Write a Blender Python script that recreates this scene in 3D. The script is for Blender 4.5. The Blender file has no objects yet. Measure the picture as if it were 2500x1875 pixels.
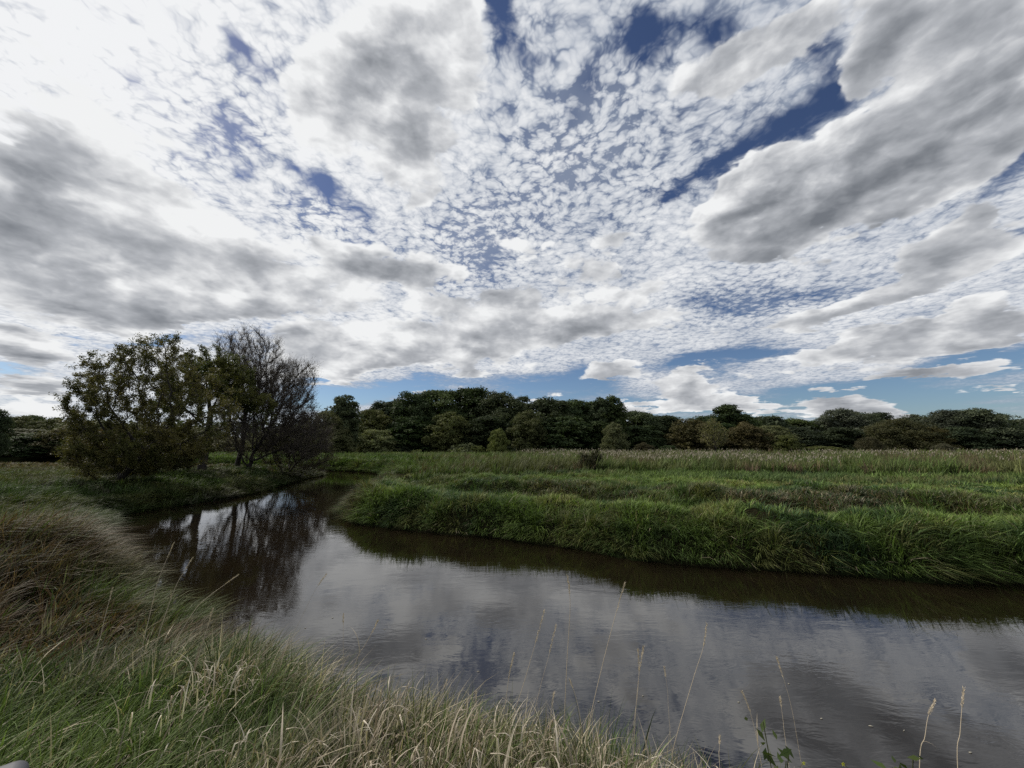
import bpy, math, random
import numpy as np
from mathutils import Matrix, Vector

R = math.radians
scene = bpy.context.scene
COL = scene.collection

# ------------------------------------------------------------------ camera
CAM_H = 3.2
PITCH = R(9.2)
FOC = 939.0                                   # focal length in pixels of a 2500 px wide frame (ultra wide)
cd = bpy.data.cameras.new('camera')
cd.sensor_fit = 'HORIZONTAL'; cd.sensor_width = 36.0; cd.lens = 36.0 * FOC / 2500.0
cd.clip_start = 0.05; cd.clip_end = 6000.0
cam = bpy.data.objects.new('camera', cd); COL.objects.link(cam)
cam.location = (0, 0, CAM_H); cam.rotation_euler = (math.pi / 2 + PITCH, 0, 0)
scene.camera = cam

def ray(u, v):
    """world direction seen at point (u, v) of the 2500 x 1875 photograph"""
    rx = (u - 1250) / FOC; dn = (v - 937.5) / FOC
    return np.array([rx, math.cos(PITCH) + dn * math.sin(PITCH), math.sin(PITCH) - dn * math.cos(PITCH)])

# ------------------------------------------------------------------ render settings
scene.render.engine = 'CYCLES'
cy = scene.cycles
cy.max_bounces = 5; cy.diffuse_bounces = 2; cy.glossy_bounces = 2; cy.transmission_bounces = 2
cy.transparent_max_bounces = 4; cy.caustics_reflective = False; cy.caustics_refractive = False
cy.use_denoising = False
cy.use_fast_gi = False; cy.sample_clamp_indirect = 3.0
vs = scene.view_settings
vs.view_transform = 'Standard'; vs.look = 'None'; vs.gamma = 1.0; vs.exposure = 0.0
vs.use_curve_mapping = False

# ------------------------------------------------------------------ sun
SUN_AZ, SUN_EL = -62.0, 41.0                  # degrees from the view axis (left is negative), and above the horizon
sun_dir = Vector((math.sin(R(SUN_AZ)) * math.cos(R(SUN_EL)), math.cos(R(SUN_AZ)) * math.cos(R(SUN_EL)), math.sin(R(SUN_EL))))
sl = bpy.data.lights.new('sun', 'SUN'); sl.energy = 3.6; sl.angle = R(1.0); sl.color = (1.0, 0.94, 0.84)
so = bpy.data.objects.new('sun', sl); COL.objects.link(so)
so.rotation_euler = sun_dir.to_track_quat('Z', 'Y').to_euler(); so.location = (-60, 40, 80)

# ------------------------------------------------------------------ node helper
class NG:
    def __init__(s, tree):
        s.t = tree; s.n = tree.nodes; s.l = tree.links
    def new(s, typ, **kw):
        nd = s.n.new(typ)
        for k, v in kw.items(): setattr(nd, k, v)
        return nd
    def put(s, sock, v):
        if isinstance(v, bpy.types.NodeSocket): s.l.new(v, sock)
        else: sock.default_value = v
    def math(s, op, a, b=None, c=None, clamp=False):
        nd = s.new('ShaderNodeMath', operation=op, use_clamp=clamp)
        for i, v in enumerate((a, b, c)):
            if v is not None: s.put(nd.inputs[i], v)
        return nd.outputs[0]
    def vmath(s, op, a, b=None, c=None, scale=None):
        nd = s.new('ShaderNodeVectorMath', operation=op)
        for i, v in enumerate((a, b, c)):
            if v is not None: s.put(nd.inputs[i], v)
        if scale is not None: s.put(nd.inputs['Scale'], scale)
        return nd.outputs['Value'] if op in ('DOT_PRODUCT', 'LENGTH', 'DISTANCE') else nd.outputs['Vector']
    def noise(s, vec, scale, detail=4, rough=0.5, lac=2.0, dist=0.0, out='Fac', dim='3D', w=None):
        nd = s.new('ShaderNodeTexNoise', noise_dimensions=dim)
        if vec is not None: s.put(nd.inputs['Vector'], vec)
        s.put(nd.inputs['Scale'], scale); s.put(nd.inputs['Detail'], detail); s.put(nd.inputs['Roughness'], rough)
        s.put(nd.inputs['Lacunarity'], lac); s.put(nd.inputs['Distortion'], dist)
        return nd.outputs[out]
    def mrange(s, v, a, b, c=0.0, d=1.0, kind='SMOOTHSTEP'):
        nd = s.new('ShaderNodeMapRange', interpolation_type=kind)
        for i, x in enumerate((v, a, b, c, d)): s.put(nd.inputs[i], x)
        return nd.outputs[0]
    def mix(s, f, a, b, blend='MIX'):
        nd = s.new('ShaderNodeMix', data_type='RGBA', blend_type=blend)
        s.put(nd.inputs['Factor'], f); s.put(nd.inputs[6], a); s.put(nd.inputs[7], b)
        return nd.outputs[2]
    def comb(s, x, y, z):
        nd = s.new('ShaderNodeCombineXYZ')
        for i, v in enumerate((x, y, z)): s.put(nd.inputs[i], v)
        return nd.outputs[0]
# ------------------------------------------------------------------ sky: Nishita blue under two decks of cloud
world = bpy.data.worlds.new('World'); scene.world = world; world.use_nodes = True
def build_sky():
    w = NG(world.node_tree); w.n.clear()
    STR = 0.05; K = 1.0 / STR
    tc = w.new('ShaderNodeTexCoord').outputs['Generated']
    sky = w.new('ShaderNodeTexSky', sky_type='NISHITA', sun_disc=False)
    sky.sun_elevation = R(SUN_EL); sky.sun_rotation = R(SUN_AZ) ; sky.altitude = 200
    sky.air_density = 1.0; sky.dust_density = 0.6; sky.ozone_density = 2.5
    sp = w.new('ShaderNodeSeparateXYZ'); w.l.new(tc, sp.inputs[0])
    z = w.math('MAXIMUM', sp.outputs[2], 0.0)
    zi = w.math('ADD', z, 0.07)
    P = w.comb(w.math('DIVIDE', sp.outputs[0], zi), w.math('DIVIDE', sp.outputs[1], zi), 0.0)      # cloud-deck plane
    # slow warp of the directions, so that the masses get ragged outlines
    wn = w.noise(P, 1.3, 5, 0.6, out='Color')
    wv = w.vmath('SUBTRACT', wn, (0.5, 0.5, 0.5))
    wamp = w.mrange(sp.outputs[2], 0.0, 0.5, 0.05, 0.32, 'LINEAR')
    dirw = w.vmath('ADD', tc, w.vmath('SCALE', wv, scale=wamp))

    def blob_sum(lst, base, vec=dirw):
        acc = base
        for (cx, cyy, ax, ay, rot, wt) in lst:
            c = ray(cx, cyy); n = np.linalg.norm(c); c = c / n
            du = ray(cx + 1, cyy); du = du / np.linalg.norm(du) - c
            dv = ray(cx, cyy + 1); dv = dv / np.linalg.norm(dv) - c
            a = R(rot); J = np.stack([du, dv], 1)
            M = J @ np.array([[math.cos(a), -math.sin(a)], [math.sin(a), math.cos(a)]]) @ np.diag([ax, ay])
            U, S, _ = np.linalg.svd(M, full_matrices=False)
            u1, u2 = U[:, 0], U[:, 1]; u3 = np.cross(u1, u2)
            m = Matrix(((u1[0], u2[0], u3[0]), (u1[1], u2[1], u3[1]), (u1[2], u2[2], u3[2])))
            mp = w.new('ShaderNodeMapping', vector_type='TEXTURE')
            mp.inputs['Location'].default_value = tuple(c)
            mp.inputs['Rotation'].default_value = tuple(m.to_euler('XYZ'))
            mp.inputs['Scale'].default_value = (S[0] * 1.35, S[1] * 1.35, 0.75)
            w.l.new(vec, mp.inputs['Vector'])
            g = w.new('ShaderNodeTexGradient', gradient_type='QUADRATIC_SPHERE'); w.l.new(mp.outputs[0], g.inputs[0])
            acc = w.math('MULTIPLY_ADD', g.outputs['Fac'], wt * 1.25, acc)
        return acc

    # sun glow behind the thin cloud at upper left
    sd = w.vmath('DOT_PRODUCT', tc, tuple(sun_dir))
    glow = w.math('POWER', w.math('MAXIMUM', sd, 0.0), 5.0)

    # --- high deck: mackerel cloud, thin sheets and blue gaps
    GAPS = [  # centre x, y, half axes, rotation, weight  (where the high deck opens)
        (575, 75, 120, 40, 52, .75), (500, 250, 90, 60, 45, .45), (330, 190, 100, 50, 40, .25), (430, 330, 90, 60, 45, .35), (515, 400, 60, 90, 50, .45),
        (660, 385, 90, 30, 38, .6), (770, 440, 100, 62, 32, 1.1), (860, 520, 100, 55, 30, .7), (870, 600, 60, 45, 0, .4), (720,520,90,40,35,.35),
        (1235, 60, 60, 110, -15, .9), (1300, 130, 70, 70, 0, .4), (1600, 55, 110, 110, 0, 1.2), (1460, 160, 60, 120, 15, .45), (1400, 260, 50, 80, 10, .35), (1760,40,80,80,0,.7),
        (2040, 185, 150, 70, -38, 1.0), (1900, 290, 150, 80, -42, .9), (1760, 400, 150, 70, -42, .9), (1650, 470, 110, 50, -30, .6), (2020, 80, 90, 60, -50, .5),
        (1610, 505, 60, 30, -20, .4), (1180, 600, 90, 80, 0, .2), (1260, 560, 50, 40, 0, .35),
        (2440, 350, 170, 90, -28, .55), (2150, 480, 200, 70, -28, .3), (2490, 600, 120, 22, -14, .9),
        (1950, 690, 200, 45, -8, .42), (1750, 745, 180, 30, -8, .5), (1800, 800, 260, 22, -5, .2),
        (1750, 880, 260, 46, -3, 1.3), (2420, 875, 300, 55, -4, 1.4), (2150, 965, 460, 60, 0, 1.3), (1430, 925, 140, 55, -4, 1.1),
        (960, 955, 250, 40, -3, 1.3), (1280, 945, 200, 50, 0, .9), (800, 960, 140, 60, 0, .9), (700, 870, 110, 18, 4, .5), (2350,1030,500,30,0,.5),
        (370, 825, 120, 22, -8, .9), (200, 830, 90, 12, 6, .5), (20, 915, 110, 24, 4, .7), (560, 835, 200, 30, 0, .3), (1650, 990, 500, 50, 0, .8)]
    gaps = blob_sum(GAPS, w.mrange(sp.outputs[2], 0.02, 0.16, 0.26, 0.0))
    cells = w.new('ShaderNodeTexVoronoi', feature='F1', voronoi_dimensions='2D')
    cw = w.vmath('ADD', P, w.vmath('SCALE', w.vmath('SUBTRACT', w.noise(P, 4, 4, 0.6, out='Color'), (.5, .5, .5)), scale=0.14))
    w.l.new(cw, cells.inputs['Vector']); cells.inputs['Scale'].default_value = 21.0
    cells.inputs['Detail'].default_value = 2.0; cells.inputs['Roughness'].default_value = 0.6; cells.inputs['Lacunarity'].default_value = 2.1
    cd2 = w.math('MULTIPLY', cells.outputs['Distance'], cells.outputs['Distance'])
    cellv = w.math('SUBTRACT', 1.0, w.math('MULTIPLY', cd2, 1.9))
    # streaks along the wind, drawn out towards the lower right
    rp = w.new('ShaderNodeMapping', vector_type='POINT'); w.l.new(P, rp.inputs[0]); rp.inputs['Rotation'].default_value = (0, 0, R(28)); rp.inputs['Scale'].default_value = (1.0, 0.32, 1)
    fine = w.noise(cw, 9.0, 6, 0.62)
    mid = w.noise(rp.outputs[0], 3.4, 5, 0.6)
    MACK = [(1430, 330, 340, 460, 20, 1.0), (1150, 560, 260, 160, -20, .9), (520, 230, 200, 330, 40, .6), (1050, 640, 200, 90, 0, .6), (760, 540, 160, 100, 30, .9), (1850, 720, 300, 90, -8, .6)]
    mack = w.math('MINIMUM', blob_sum(MACK, 0.1), 1.0)
    tex = w.math('ADD', w.math('MULTIPLY', w.math('SUBTRACT', cellv, 0.55), w.math('MULTIPLY_ADD', mack, 0.40, 0.08)), w.math('MULTIPLY', w.math('SUBTRACT', fine, 0.5), 1.8))
    tex = w.math('ADD', tex, w.math('MULTIPLY', w.math('SUBTRACT', mid, 0.5), 1.3))
    tex = w.math('MULTIPLY', tex, w.mrange(sp.outputs[2], 0.05, 0.32, 0.3, 1.0, 'LINEAR'))
    covA = w.math('SUBTRACT', w.math('SUBTRACT', w.math('MULTIPLY_ADD', w.noise(P, 1.7, 4, 0.6), 1.5, 0.40), w.math('MULTIPLY', mack, 0.02)), w.math('MULTIPLY', gaps, 1.9))
    aA = w.mrange(w.math('ADD', covA, tex), -0.55, 0.95, 0.0, 1.0)
    aA = w.math('MULTIPLY', w.math('MAXIMUM', aA, w.math('MULTIPLY', w.math('SUBTRACT', mack, w.math('MULTIPLY', gaps, 1.0)), 0.58)), 0.97)

    # --- low deck: soft grey-bellied masses
    MASS = [(2250, 430, 330, 110, -30, 1.0), (2000, 540, 260, 70, -25, .9), (2350, 560, 260, 60, -20, .6), (1950, 60, 260, 80, -30, .6),(820, 620, 260, 60, 15, .6), (560, 600, 260, 90, 25, .6), (1010, 470, 130, 60, -30, .5), (1330, 600, 160, 60, 0, .5), (1560, 720, 200, 70, -5, .7), (1500, 610, 130, 60, 0, .6), (300, 330, 200, 80, 35, .4),
        (900, 110, 330, 300, 0, 1.1), (1020, 330, 220, 240, -25, .9), (760, 230, 160, 200, 20, .6), (1150, 60, 120, 160, 0, .5),
        (60, 430, 330, 190, 15, 1.0), (350, 520, 330, 160, 25, .9), (230, 690, 480, 130, 3, 1.2), (640, 700, 330, 120, 8, 1.0), (80, 620, 300, 200, 0, .8), (480,770,500,50,2,.8),
        (120, 200, 330, 180, 40, .35),
        (980, 650, 260, 120, -10, .8), (1230, 740, 330, 110, 5, .9), (1420, 660, 200, 90, -10, .5), (1050, 800, 330, 80, 0, .6), (900, 860, 200, 60, 0, .5),
        (1780, 555, 190, 120, -25, 1.6), (1940, 450, 260, 150, -33, 1.6), (1800,480,150,80,-40,.6), (2160, 340, 320, 180, -35, 1.3), (2400, 200, 330, 230, -33, 1.1), (2480, 60, 300, 220, 0, .8),
        (1790, 120, 230, 110, -38, .9), (2220, 40, 260, 120, -10, .9), (1960, 30, 160, 60, -30, .5), (2140,130,110,70,-30,.6),
        (2300, 650, 350, 85, -17, 1.3), (2060, 760, 270, 60, -16, 1.3), (2460, 480, 130, 80, -25, 1.0), (2450, 760, 270, 80, -12, .9), (1850,800,250,30,-8,.6),
        (2150, 845, 430, 52, -11, 1.4), (2250, 908, 370, 34, -6, 1.1), (1850, 900, 120, 28, -15, .5),
        (1150, 850, 240, 60, 0, 1.1), (1420, 810, 220, 60, -5, .8), (1650,790,300,46,-8,.6), (1230, 560, 110, 60, 0, .4), (700, 900, 160, 60, 0, 1.0), (1000, 890, 160, 30, 0, .6), (1300, 975, 200, 22, 0, .6), (2430,950,200,18,0,.6), (2380, 820, 250, 50, -10, .7), (1490, 905, 110, 56, -8, 1.4), (1680, 935, 130, 56, 0, 1.4), (1780, 985, 200, 34, 0, 1.3), (2050, 990, 170, 42, 0, 1.4), (1560,990,120,24,0,.8), (2180, 1010, 180, 20, 4, .8),
        (1290, 910, 120, 40, -15, .5), (1560, 1005, 160, 22, 0, .7), (900, 1010, 60, 18, 0, .4),
        (90, 860, 180, 60, 5, 1.5), (90, 945, 180, 40, 0, 1.4), (60, 1000, 240, 30, 0, 1.2), (420,870,150,40,0,.7), (750,850,200,60,0,.7), (330, 900, 140, 50, 5, .5), (860, 895, 150, 40, -10, 1.2), (1150, 915, 90, 26, -5, .9), (1020, 965, 70, 14, 0, .8)]
    nB = w.noise(P, 1.15, 7, 0.55)
    sdir = Vector((sun_dir.x, sun_dir.y, 0)).normalized()
    P2 = w.vmath('ADD', P, (sdir.x * 0.10, sdir.y * 0.10, 0.0))
    nB2 = w.noise(P2, 1.15, 7, 0.55)
    # puffs that keep their roundness towards the horizon
    qv = w.comb(w.math('MULTIPLY', sp.outputs[0], 1.0), sp.outputs[1], w.math('MULTIPLY', sp.outputs[2], 1.9))
    nD = w.noise(qv, 5.5, 8, 0.58)
    nD2 = w.noise(w.vmath('ADD', qv, (-0.02, 0.0, 0.045)), 5.5, 8, 0.58)
    bil = w.new('ShaderNodeTexVoronoi', feature='F1', voronoi_dimensions='3D')
    bv = w.vmath('ADD', qv, w.vmath('SCALE', w.vmath('SUBTRACT', w.noise(qv, 7, 3, 0.6, out='Color'), (.5, .5, .5)), scale=0.10))
    w.l.new(bv, bil.inputs['Vector']); bil.inputs['Scale'].default_value = 11.0
    bil.inputs['Detail'].default_value = 3.0; bil.inputs['Roughness'].default_value = 0.5; bil.inputs['Lacunarity'].default_value = 2.2
    puff = w.math('SUBTRACT', 0.45, bil.outputs['Distance'])
    bil2 = w.new('ShaderNodeTexVoronoi', feature='F1', voronoi_dimensions='3D')
    w.l.new(w.vmath('ADD', bv, (-0.022, 0.0, 0.035)), bil2.inputs['Vector']); bil2.inputs['Scale'].default_value = 11.0
    bil2.inputs['Detail'].default_value = 2.0; bil2.inputs['Roughness'].default_value = 0.5; bil2.inputs['Lacunarity'].default_value = 2.2
    rpuff = w.math('SUBTRACT', bil2.outputs['Distance'], bil.outputs['Distance'])
    nL = w.noise(qv, 2.7, 6, 0.6); nL2 = w.noise(w.vmath('ADD', qv, (-0.05, 0.0, 0.07)), 2.7, 6, 0.6)
    mass = blob_sum(MASS, -0.02)
    dB = w.math('ADD', mass, w.math('MULTIPLY', w.math('SUBTRACT', nB, 0.5), 0.75))
    dB = w.math('ADD', dB, w.math('MULTIPLY', w.math('SUBTRACT', nD, 0.5), 0.75))
    dB = w.math('ADD', dB, w.math('MULTIPLY', puff, 0.55))
    lowz = w.mrange(sp.outputs[2], 0.05, 0.35, 0.75, 0.15, 'LINEAR')
    dB = w.math('ADD', dB, w.math('MULTIPLY', w.math('SUBTRACT', w.noise(qv, 19.0, 5, 0.6), 0.5), lowz))
    aB = w.mrange(dB, 0.17, 0.37)
    relief = w.math('ADD', w.math('MULTIPLY', w.math('SUBTRACT', nL, nL2), 1.0), w.math('MULTIPLY_ADD', rpuff, 0.48, w.math('MULTIPLY', w.math('SUBTRACT', nD, nD2), 1.5)))
    DARK = [
        (60, 450, 300, 170, 10, .75), (330, 620, 420, 130, 12, .75), (180, 750, 430, 60, 2, .75), (600, 780, 420, 48, 2, .6), (650, 640, 260, 90, 20, .45), (420, 470, 200, 90, 25, .35),
        (1000, 270, 260, 200, 0, .5), (850, 150, 160, 200, 0, .2), (980, 740, 120, 40, 0, -.3), (800, 800, 200, 50, 0, -.3), (1000, 840, 200, 40, 0, -.25), (1130, 300, 120, 130, -30, .3),
        (960, 650, 200, 80, -5, .55), (1190, 720, 220, 90, 0, .65), (1300, 800, 250, 45, 0, .35), (1450,660,150,70,0,.3),
        (2200, 470, 440, 100, -33, .5), (1880, 600, 260, 70, -22, .5), (2460, 260, 260, 150, -33, .45), (2480, 60, 330, 220, 0, .3), (2150, 80, 260, 120, -30, .35), (1800, 120, 230, 110, -38, .15),
        (2150, 350, 300, 120, -33, .12), (2300, 700, 350, 70, -15, .65), (2050, 790, 230, 40, -14, .55), (2250, 860, 350, 40, -10, .5), (2250, 920, 350, 24, -5, .6),
        (1500, 930, 110, 28, -5, .45), (1680, 960, 140, 34, 0, .5), (2080, 1005, 170, 22, 2, .55),
        (100, 875, 160, 38, 5, .95), (90, 955, 170, 24, 0, .7), (860, 905, 120, 24, -10, .6), (1060, 890, 150, 20, 0, .35), (380, 900, 150, 40, 0, .3),
        (330,690,60,40,0,-.5), (760, 660, 120, 90, 0, -.3)]
    dark = blob_sum(DARK, 0.10)
    core = w.mrange(dB, 0.3, 1.3, 0.0, 0.35, 'LINEAR')
    tone = w.math('ADD', w.math('SUBTRACT', w.math('ADD', w.math('MULTIPLY', dark, 0.64), core), relief), w.math('MULTIPLY', w.math('SUBTRACT', 0.5, nL), 0.7))
    tone = w.math('SUBTRACT', w.math('ADD', tone, 0.14), w.math('MULTIPLY', glow, 0.42))
    tone = w.math('SUBTRACT', tone, w.math('MULTIPLY_ADD', puff, 0.14, w.math('MULTIPLY', w.mrange(dB, 0.2, 0.75, 1.0, 0.0), 0.14)))
    tone = w.math('MULTIPLY', tone, 0.72)
    rb = w.new('ShaderNodeValToRGB'); w.l.new(tone, rb.inputs[0])
    e = rb.color_ramp.elements
    e[0].position = 0.0; e[0].color = (.88, .89, .895, 1); e[1].position = 1.0; e[1].color = (.17, .185, .21, 1)
    for p, c in ((.2, (.66, .672, .69)), (.42, (.445, .462, .492)), (.7, (.285, .302, .33))):
        k = e.new(p); k.color = (*c, 1)
    cB = rb.outputs[0]
    # high deck colour: white, cooler and dimmer away from the sun
    rsh = w.math('ADD', w.math('MULTIPLY', w.math('SUBTRACT', w.math('ADD', covA, tex), 0.75), 0.42), w.math('MULTIPLY_ADD', glow, 0.62, 0.52))
    rsh = w.math('ADD', rsh, w.math('MULTIPLY', w.math('SUBTRACT', w.noise(P, 2.6, 6, 0.62), 0.53), 1.1))
    rsh = w.math('ADD', rsh, w.math('MULTIPLY', w.math('SUBTRACT', cellv, 0.7), 0.14))
    rsh = w.math('SUBTRACT', rsh, w.math('MULTIPLY', glow, 0.02))
    cA = w.mix(w.math('MINIMUM', w.math('MAXIMUM', rsh, 0.0), 1.0), (.34, .39, .48, 1), (.90, .91, .92, 1))
    hz = w.math('POWER', w.math('SUBTRACT', 1.0, w.math('MINIMUM', z, 1.0)), 14.0)
    # blue of the sky a little deeper overhead, as the exposure shows it
    tintc = w.mix(w.mrange(sp.outputs[2], 0.05, 0.45), (1.25, 1.42, 1.62, 1), (0.98, 1.02, 1.25, 1))
    skc = w.mix(1.0, sky.outputs[0], tintc, 'MULTIPLY')
    kA = w.vmath('SCALE', cA, scale=K); kB = w.vmath('SCALE', cB, scale=K)
    c1 = w.mix(aA, skc, kA)
    c2 = w.mix(aB, c1, kB)
    below = w.mrange(sp.outputs[2], -0.02, 0.0)
    fin = w.mix(below, (0.9, 0.9, 0.8, 1), c2)
    bg = w.new('ShaderNodeBackground'); w.l.new(fin, bg.inputs[0]); bg.inputs[1].default_value = STR
    out = w.new('ShaderNodeOutputWorld'); w.l.new(bg.outputs[0], out.inputs[0])
    world.cycles.sampling_method = 'MANUAL'; world.cycles.sample_map_resolution = 512
build_sky()
# ------------------------------------------------------------------ helpers
rng = np.random.default_rng(7)

def tag(o, label=None, cat=None, group=None, kind=None):
    if label: o['label'] = label
    if cat: o['category'] = cat
    if group: o['group'] = group
    if kind: o['kind'] = kind
    return o

def link(o, parent=None):
    COL.objects.link(o)
    if parent is not None: o.parent = parent
    return o

def empty(name, loc, rz=0.0):
    o = bpy.data.objects.new(name, None); o.location = loc; o.rotation_euler = (0, 0, rz); o.empty_display_size = 0.2
    return link(o)

def mesh(name, V, faces, mat, col=None, smooth=False):
    """V (n,3); faces: list of int arrays (m,3) and / or (m,4); col (n,3) linear"""
    me = bpy.data.meshes.new(name)
    V = np.asarray(V, np.float32); me.vertices.add(len(V)); me.vertices.foreach_set('co', V.ravel())
    faces = [np.asarray(f, np.int32) for f in faces if len(f)]
    tot = sum(f.size for f in faces); n = sum(len(f) for f in faces)
    me.loops.add(tot); me.polygons.add(n)
    me.loops.foreach_set('vertex_index', np.concatenate([f.ravel() for f in faces]))
    ls = []; s = 0
    for f in faces:
        ls.append(s + np.arange(len(f)) * f.shape[1]); s += f.size
    me.polygons.foreach_set('loop_start', np.concatenate(ls).astype(np.int32))
    me.update(calc_edges=True)
    if smooth: me.polygons.foreach_set('use_smooth', np.ones(n, bool))
    if col is not None:
        a = me.color_attributes.new('Col', 'FLOAT_COLOR', 'POINT')
        c = np.ones((len(V), 4), np.float32); c[:, :3] = np.clip(col, 0.002, 1); a.data.foreach_set('color', c.ravel())
    if mat is not None: me.materials.append(mat)
    me.validate(verbose=False) if False else None
    return me

def obj(name, me, parent=None):
    return link(bpy.data.objects.new(name, me), parent)

# value noise ---------------------------------------------------------
_perm = np.random.default_rng(3).random((256, 256)).astype(np.float64)
def vnoise(x, y):
    xi = np.floor(x).astype(int); yi = np.floor(y).astype(int); fx = x - xi; fy = y - yi
    fx = fx * fx * (3 - 2 * fx); fy = fy * fy * (3 - 2 * fy)
    a = _perm[xi & 255, yi & 255]; b = _perm[(xi + 1) & 255, yi & 255]
    c = _perm[xi & 255, (yi + 1) & 255]; d = _perm[(xi + 1) & 255, (yi + 1) & 255]
    return (a * (1 - fx) + b * fx) * (1 - fy) + (c * (1 - fx) + d * fx) * fy
def fbm(x, y, sc, octv=4, seed=0, gain=0.5):
    x = np.asarray(x, float) * sc + seed * 17.3; y = np.asarray(y, float) * sc + seed * 9.1
    s = 0; a = 1.0; t = 0
    for i in range(octv):
        s = s + a * vnoise(x, y); t += a; a *= gain; x = x * 2.03 + 5.1; y = y * 2.03 + 1.7
    return s / t
def sstep(a, b, x):
    t = np.clip((x - a) / (b - a), 0, 1); return t * t * (3 - 2 * t)
def lerp(a, b, t):
    return a + (b - a) * t
def cmix(a, b, t):
    return np.asarray(a)[None, :] * (1 - t[:, None]) + np.asarray(b)[None, :] * t[:, None]

# river outline -------------------------------------------------------
RIGHT_BANK = [(90, -28), (45, -5), (25, 4.2), (16, 8.0), (11.9, 9.7), (8.5, 10.3), (5.0, 11.3), (1.9, 12.9), (0, 14.1), (-2.3, 15.0), (-5, 16.2),
              (-7.2, 17.9), (-8.3, 20.4), (-8.9, 23), (-9.5, 26.5), (-10.7, 32), (-12.4, 38.9), (-14.6, 45.3), (-20, 50.5), (-28, 54), (-45, 58), (-90, 70)]
LEFT_BANK = [(-90, 60), (-45, 49), (-30, 47.8), (-23.5, 46.8), (-21.4, 44), (-20.4, 38), (-19.2, 33), (-17.9, 28), (-17.6, 24), (-18.3, 20.6),
             (-18.0, 18), (-16, 15.8), (-13.8, 13.5), (-11.3, 11.4), (-8.9, 9.4), (-6.4, 7.9), (-4.6, 6.8), (-3.2, 5.9), (-2.0, 5.1), (-0.6, 4.5), (0.8, 4.0), (2.2, 3.5), (4, 2.6),
             (6, 1.6), (12, -1.5), (30, -12), (80, -45)]
def densify(p, wob, seed):
    p = np.array(p, float); out = []
    for i in range(len(p) - 1):
        p0 = p[max(i - 1, 0)]; p1 = p[i]; p2 = p[i + 1]; p3 = p[min(i + 2, len(p) - 1)]
        n = max(2, int(np.linalg.norm(p2 - p1) / 0.5))
        for k in range(n):
            t = k / n
            out.append(0.5 * ((2 * p1) + (-p0 + p2) * t + (2 * p0 - 5 * p1 + 4 * p2 - p3) * t * t + (-p0 + 3 * p1 - 3 * p2 + p3) * t ** 3))
    out.append(p[-1]); out = np.array(out)
    out[:, 0] += wob * (fbm(out[:, 0], out[:, 1], 0.7, 3, seed) - 0.5); out[:, 1] += wob * (fbm(out[:, 0], out[:, 1], 0.7, 3, seed + 1) - 0.5)
    return out
RB = densify(RIGHT_BANK, 0.8, 1); LB = densify(LEFT_BANK, 0.7, 4)
def polydist(x, y, L):
    P = np.stack([x, y], -1); best = np.full(len(x), 1e9)
    near = np.zeros(len(x), int)
    for s in range(0, len(P), 20000):
        q = P[s:s + 20000]
        a = L[:-1]; b = L[1:]; ab = b - a; l2 = (ab ** 2).sum(1)
        t = np.clip(((q[:, None] - a) * ab).sum(2) / l2, 0, 1)
        d = np.sqrt(((q[:, None] - a - t[..., None] * ab) ** 2).sum(2))
        near[s:s + 20000] = d.argmin(1); best[s:s + 20000] = d.min(1)
    a = L[near]; b = L[near + 1]
    side = (b[:, 0] - a[:, 0]) * (y - a[:, 1]) - (b[:, 1] - a[:, 1]) * (x - a[:, 0])
    return best * np.sign(side)
def grid(L, x0, x1, y0, y1, st):
    xs = np.arange(x0, x1 + st, st); ys = np.arange(y0, y1 + st, st)
    X, Y = np.meshgrid(xs, ys, indexing='ij')
    return (xs[0], xs[-1] - st, ys[0], ys[-1] - st, st, -polydist(X.ravel(), Y.ravel(), L).reshape(X.shape))
def look(g, x, y):
    x0, x1, y0, y1, st, A = g
    fx = np.clip((x - x0) / st, 0, A.shape[0] - 1.001); fy = np.clip((y - y0) / st, 0, A.shape[1] - 1.001)
    i = fx.astype(int); j = fy.astype(int); fx -= i; fy -= j
    return (A[i, j] * (1 - fx) + A[i + 1, j] * fx) * (1 - fy) + (A[i, j + 1] * (1 - fx) + A[i + 1, j + 1] * fx) * fy
BG = [(grid(L, -34, 34, -8, 60, 0.3), grid(L[::3], -400, 400, -300, 500, 4.0)) for L in (RB, LB)]
def bank(x, y):
    """distance outside the water: (far bank d, near bank d); positive = on land"""
    x = np.asarray(x, float).ravel(); y = np.asarray(y, float).ravel()
    out = []
    for fine, coarse in BG:
        v = look(coarse, x, y); inside = (x > fine[0]) & (x < fine[1]) & (y > fine[2]) & (y < fine[3])
        if inside.any(): v[inside] = look(fine, x[inside], y[inside])
        out.append(v)
    return out[0], out[1]
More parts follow.
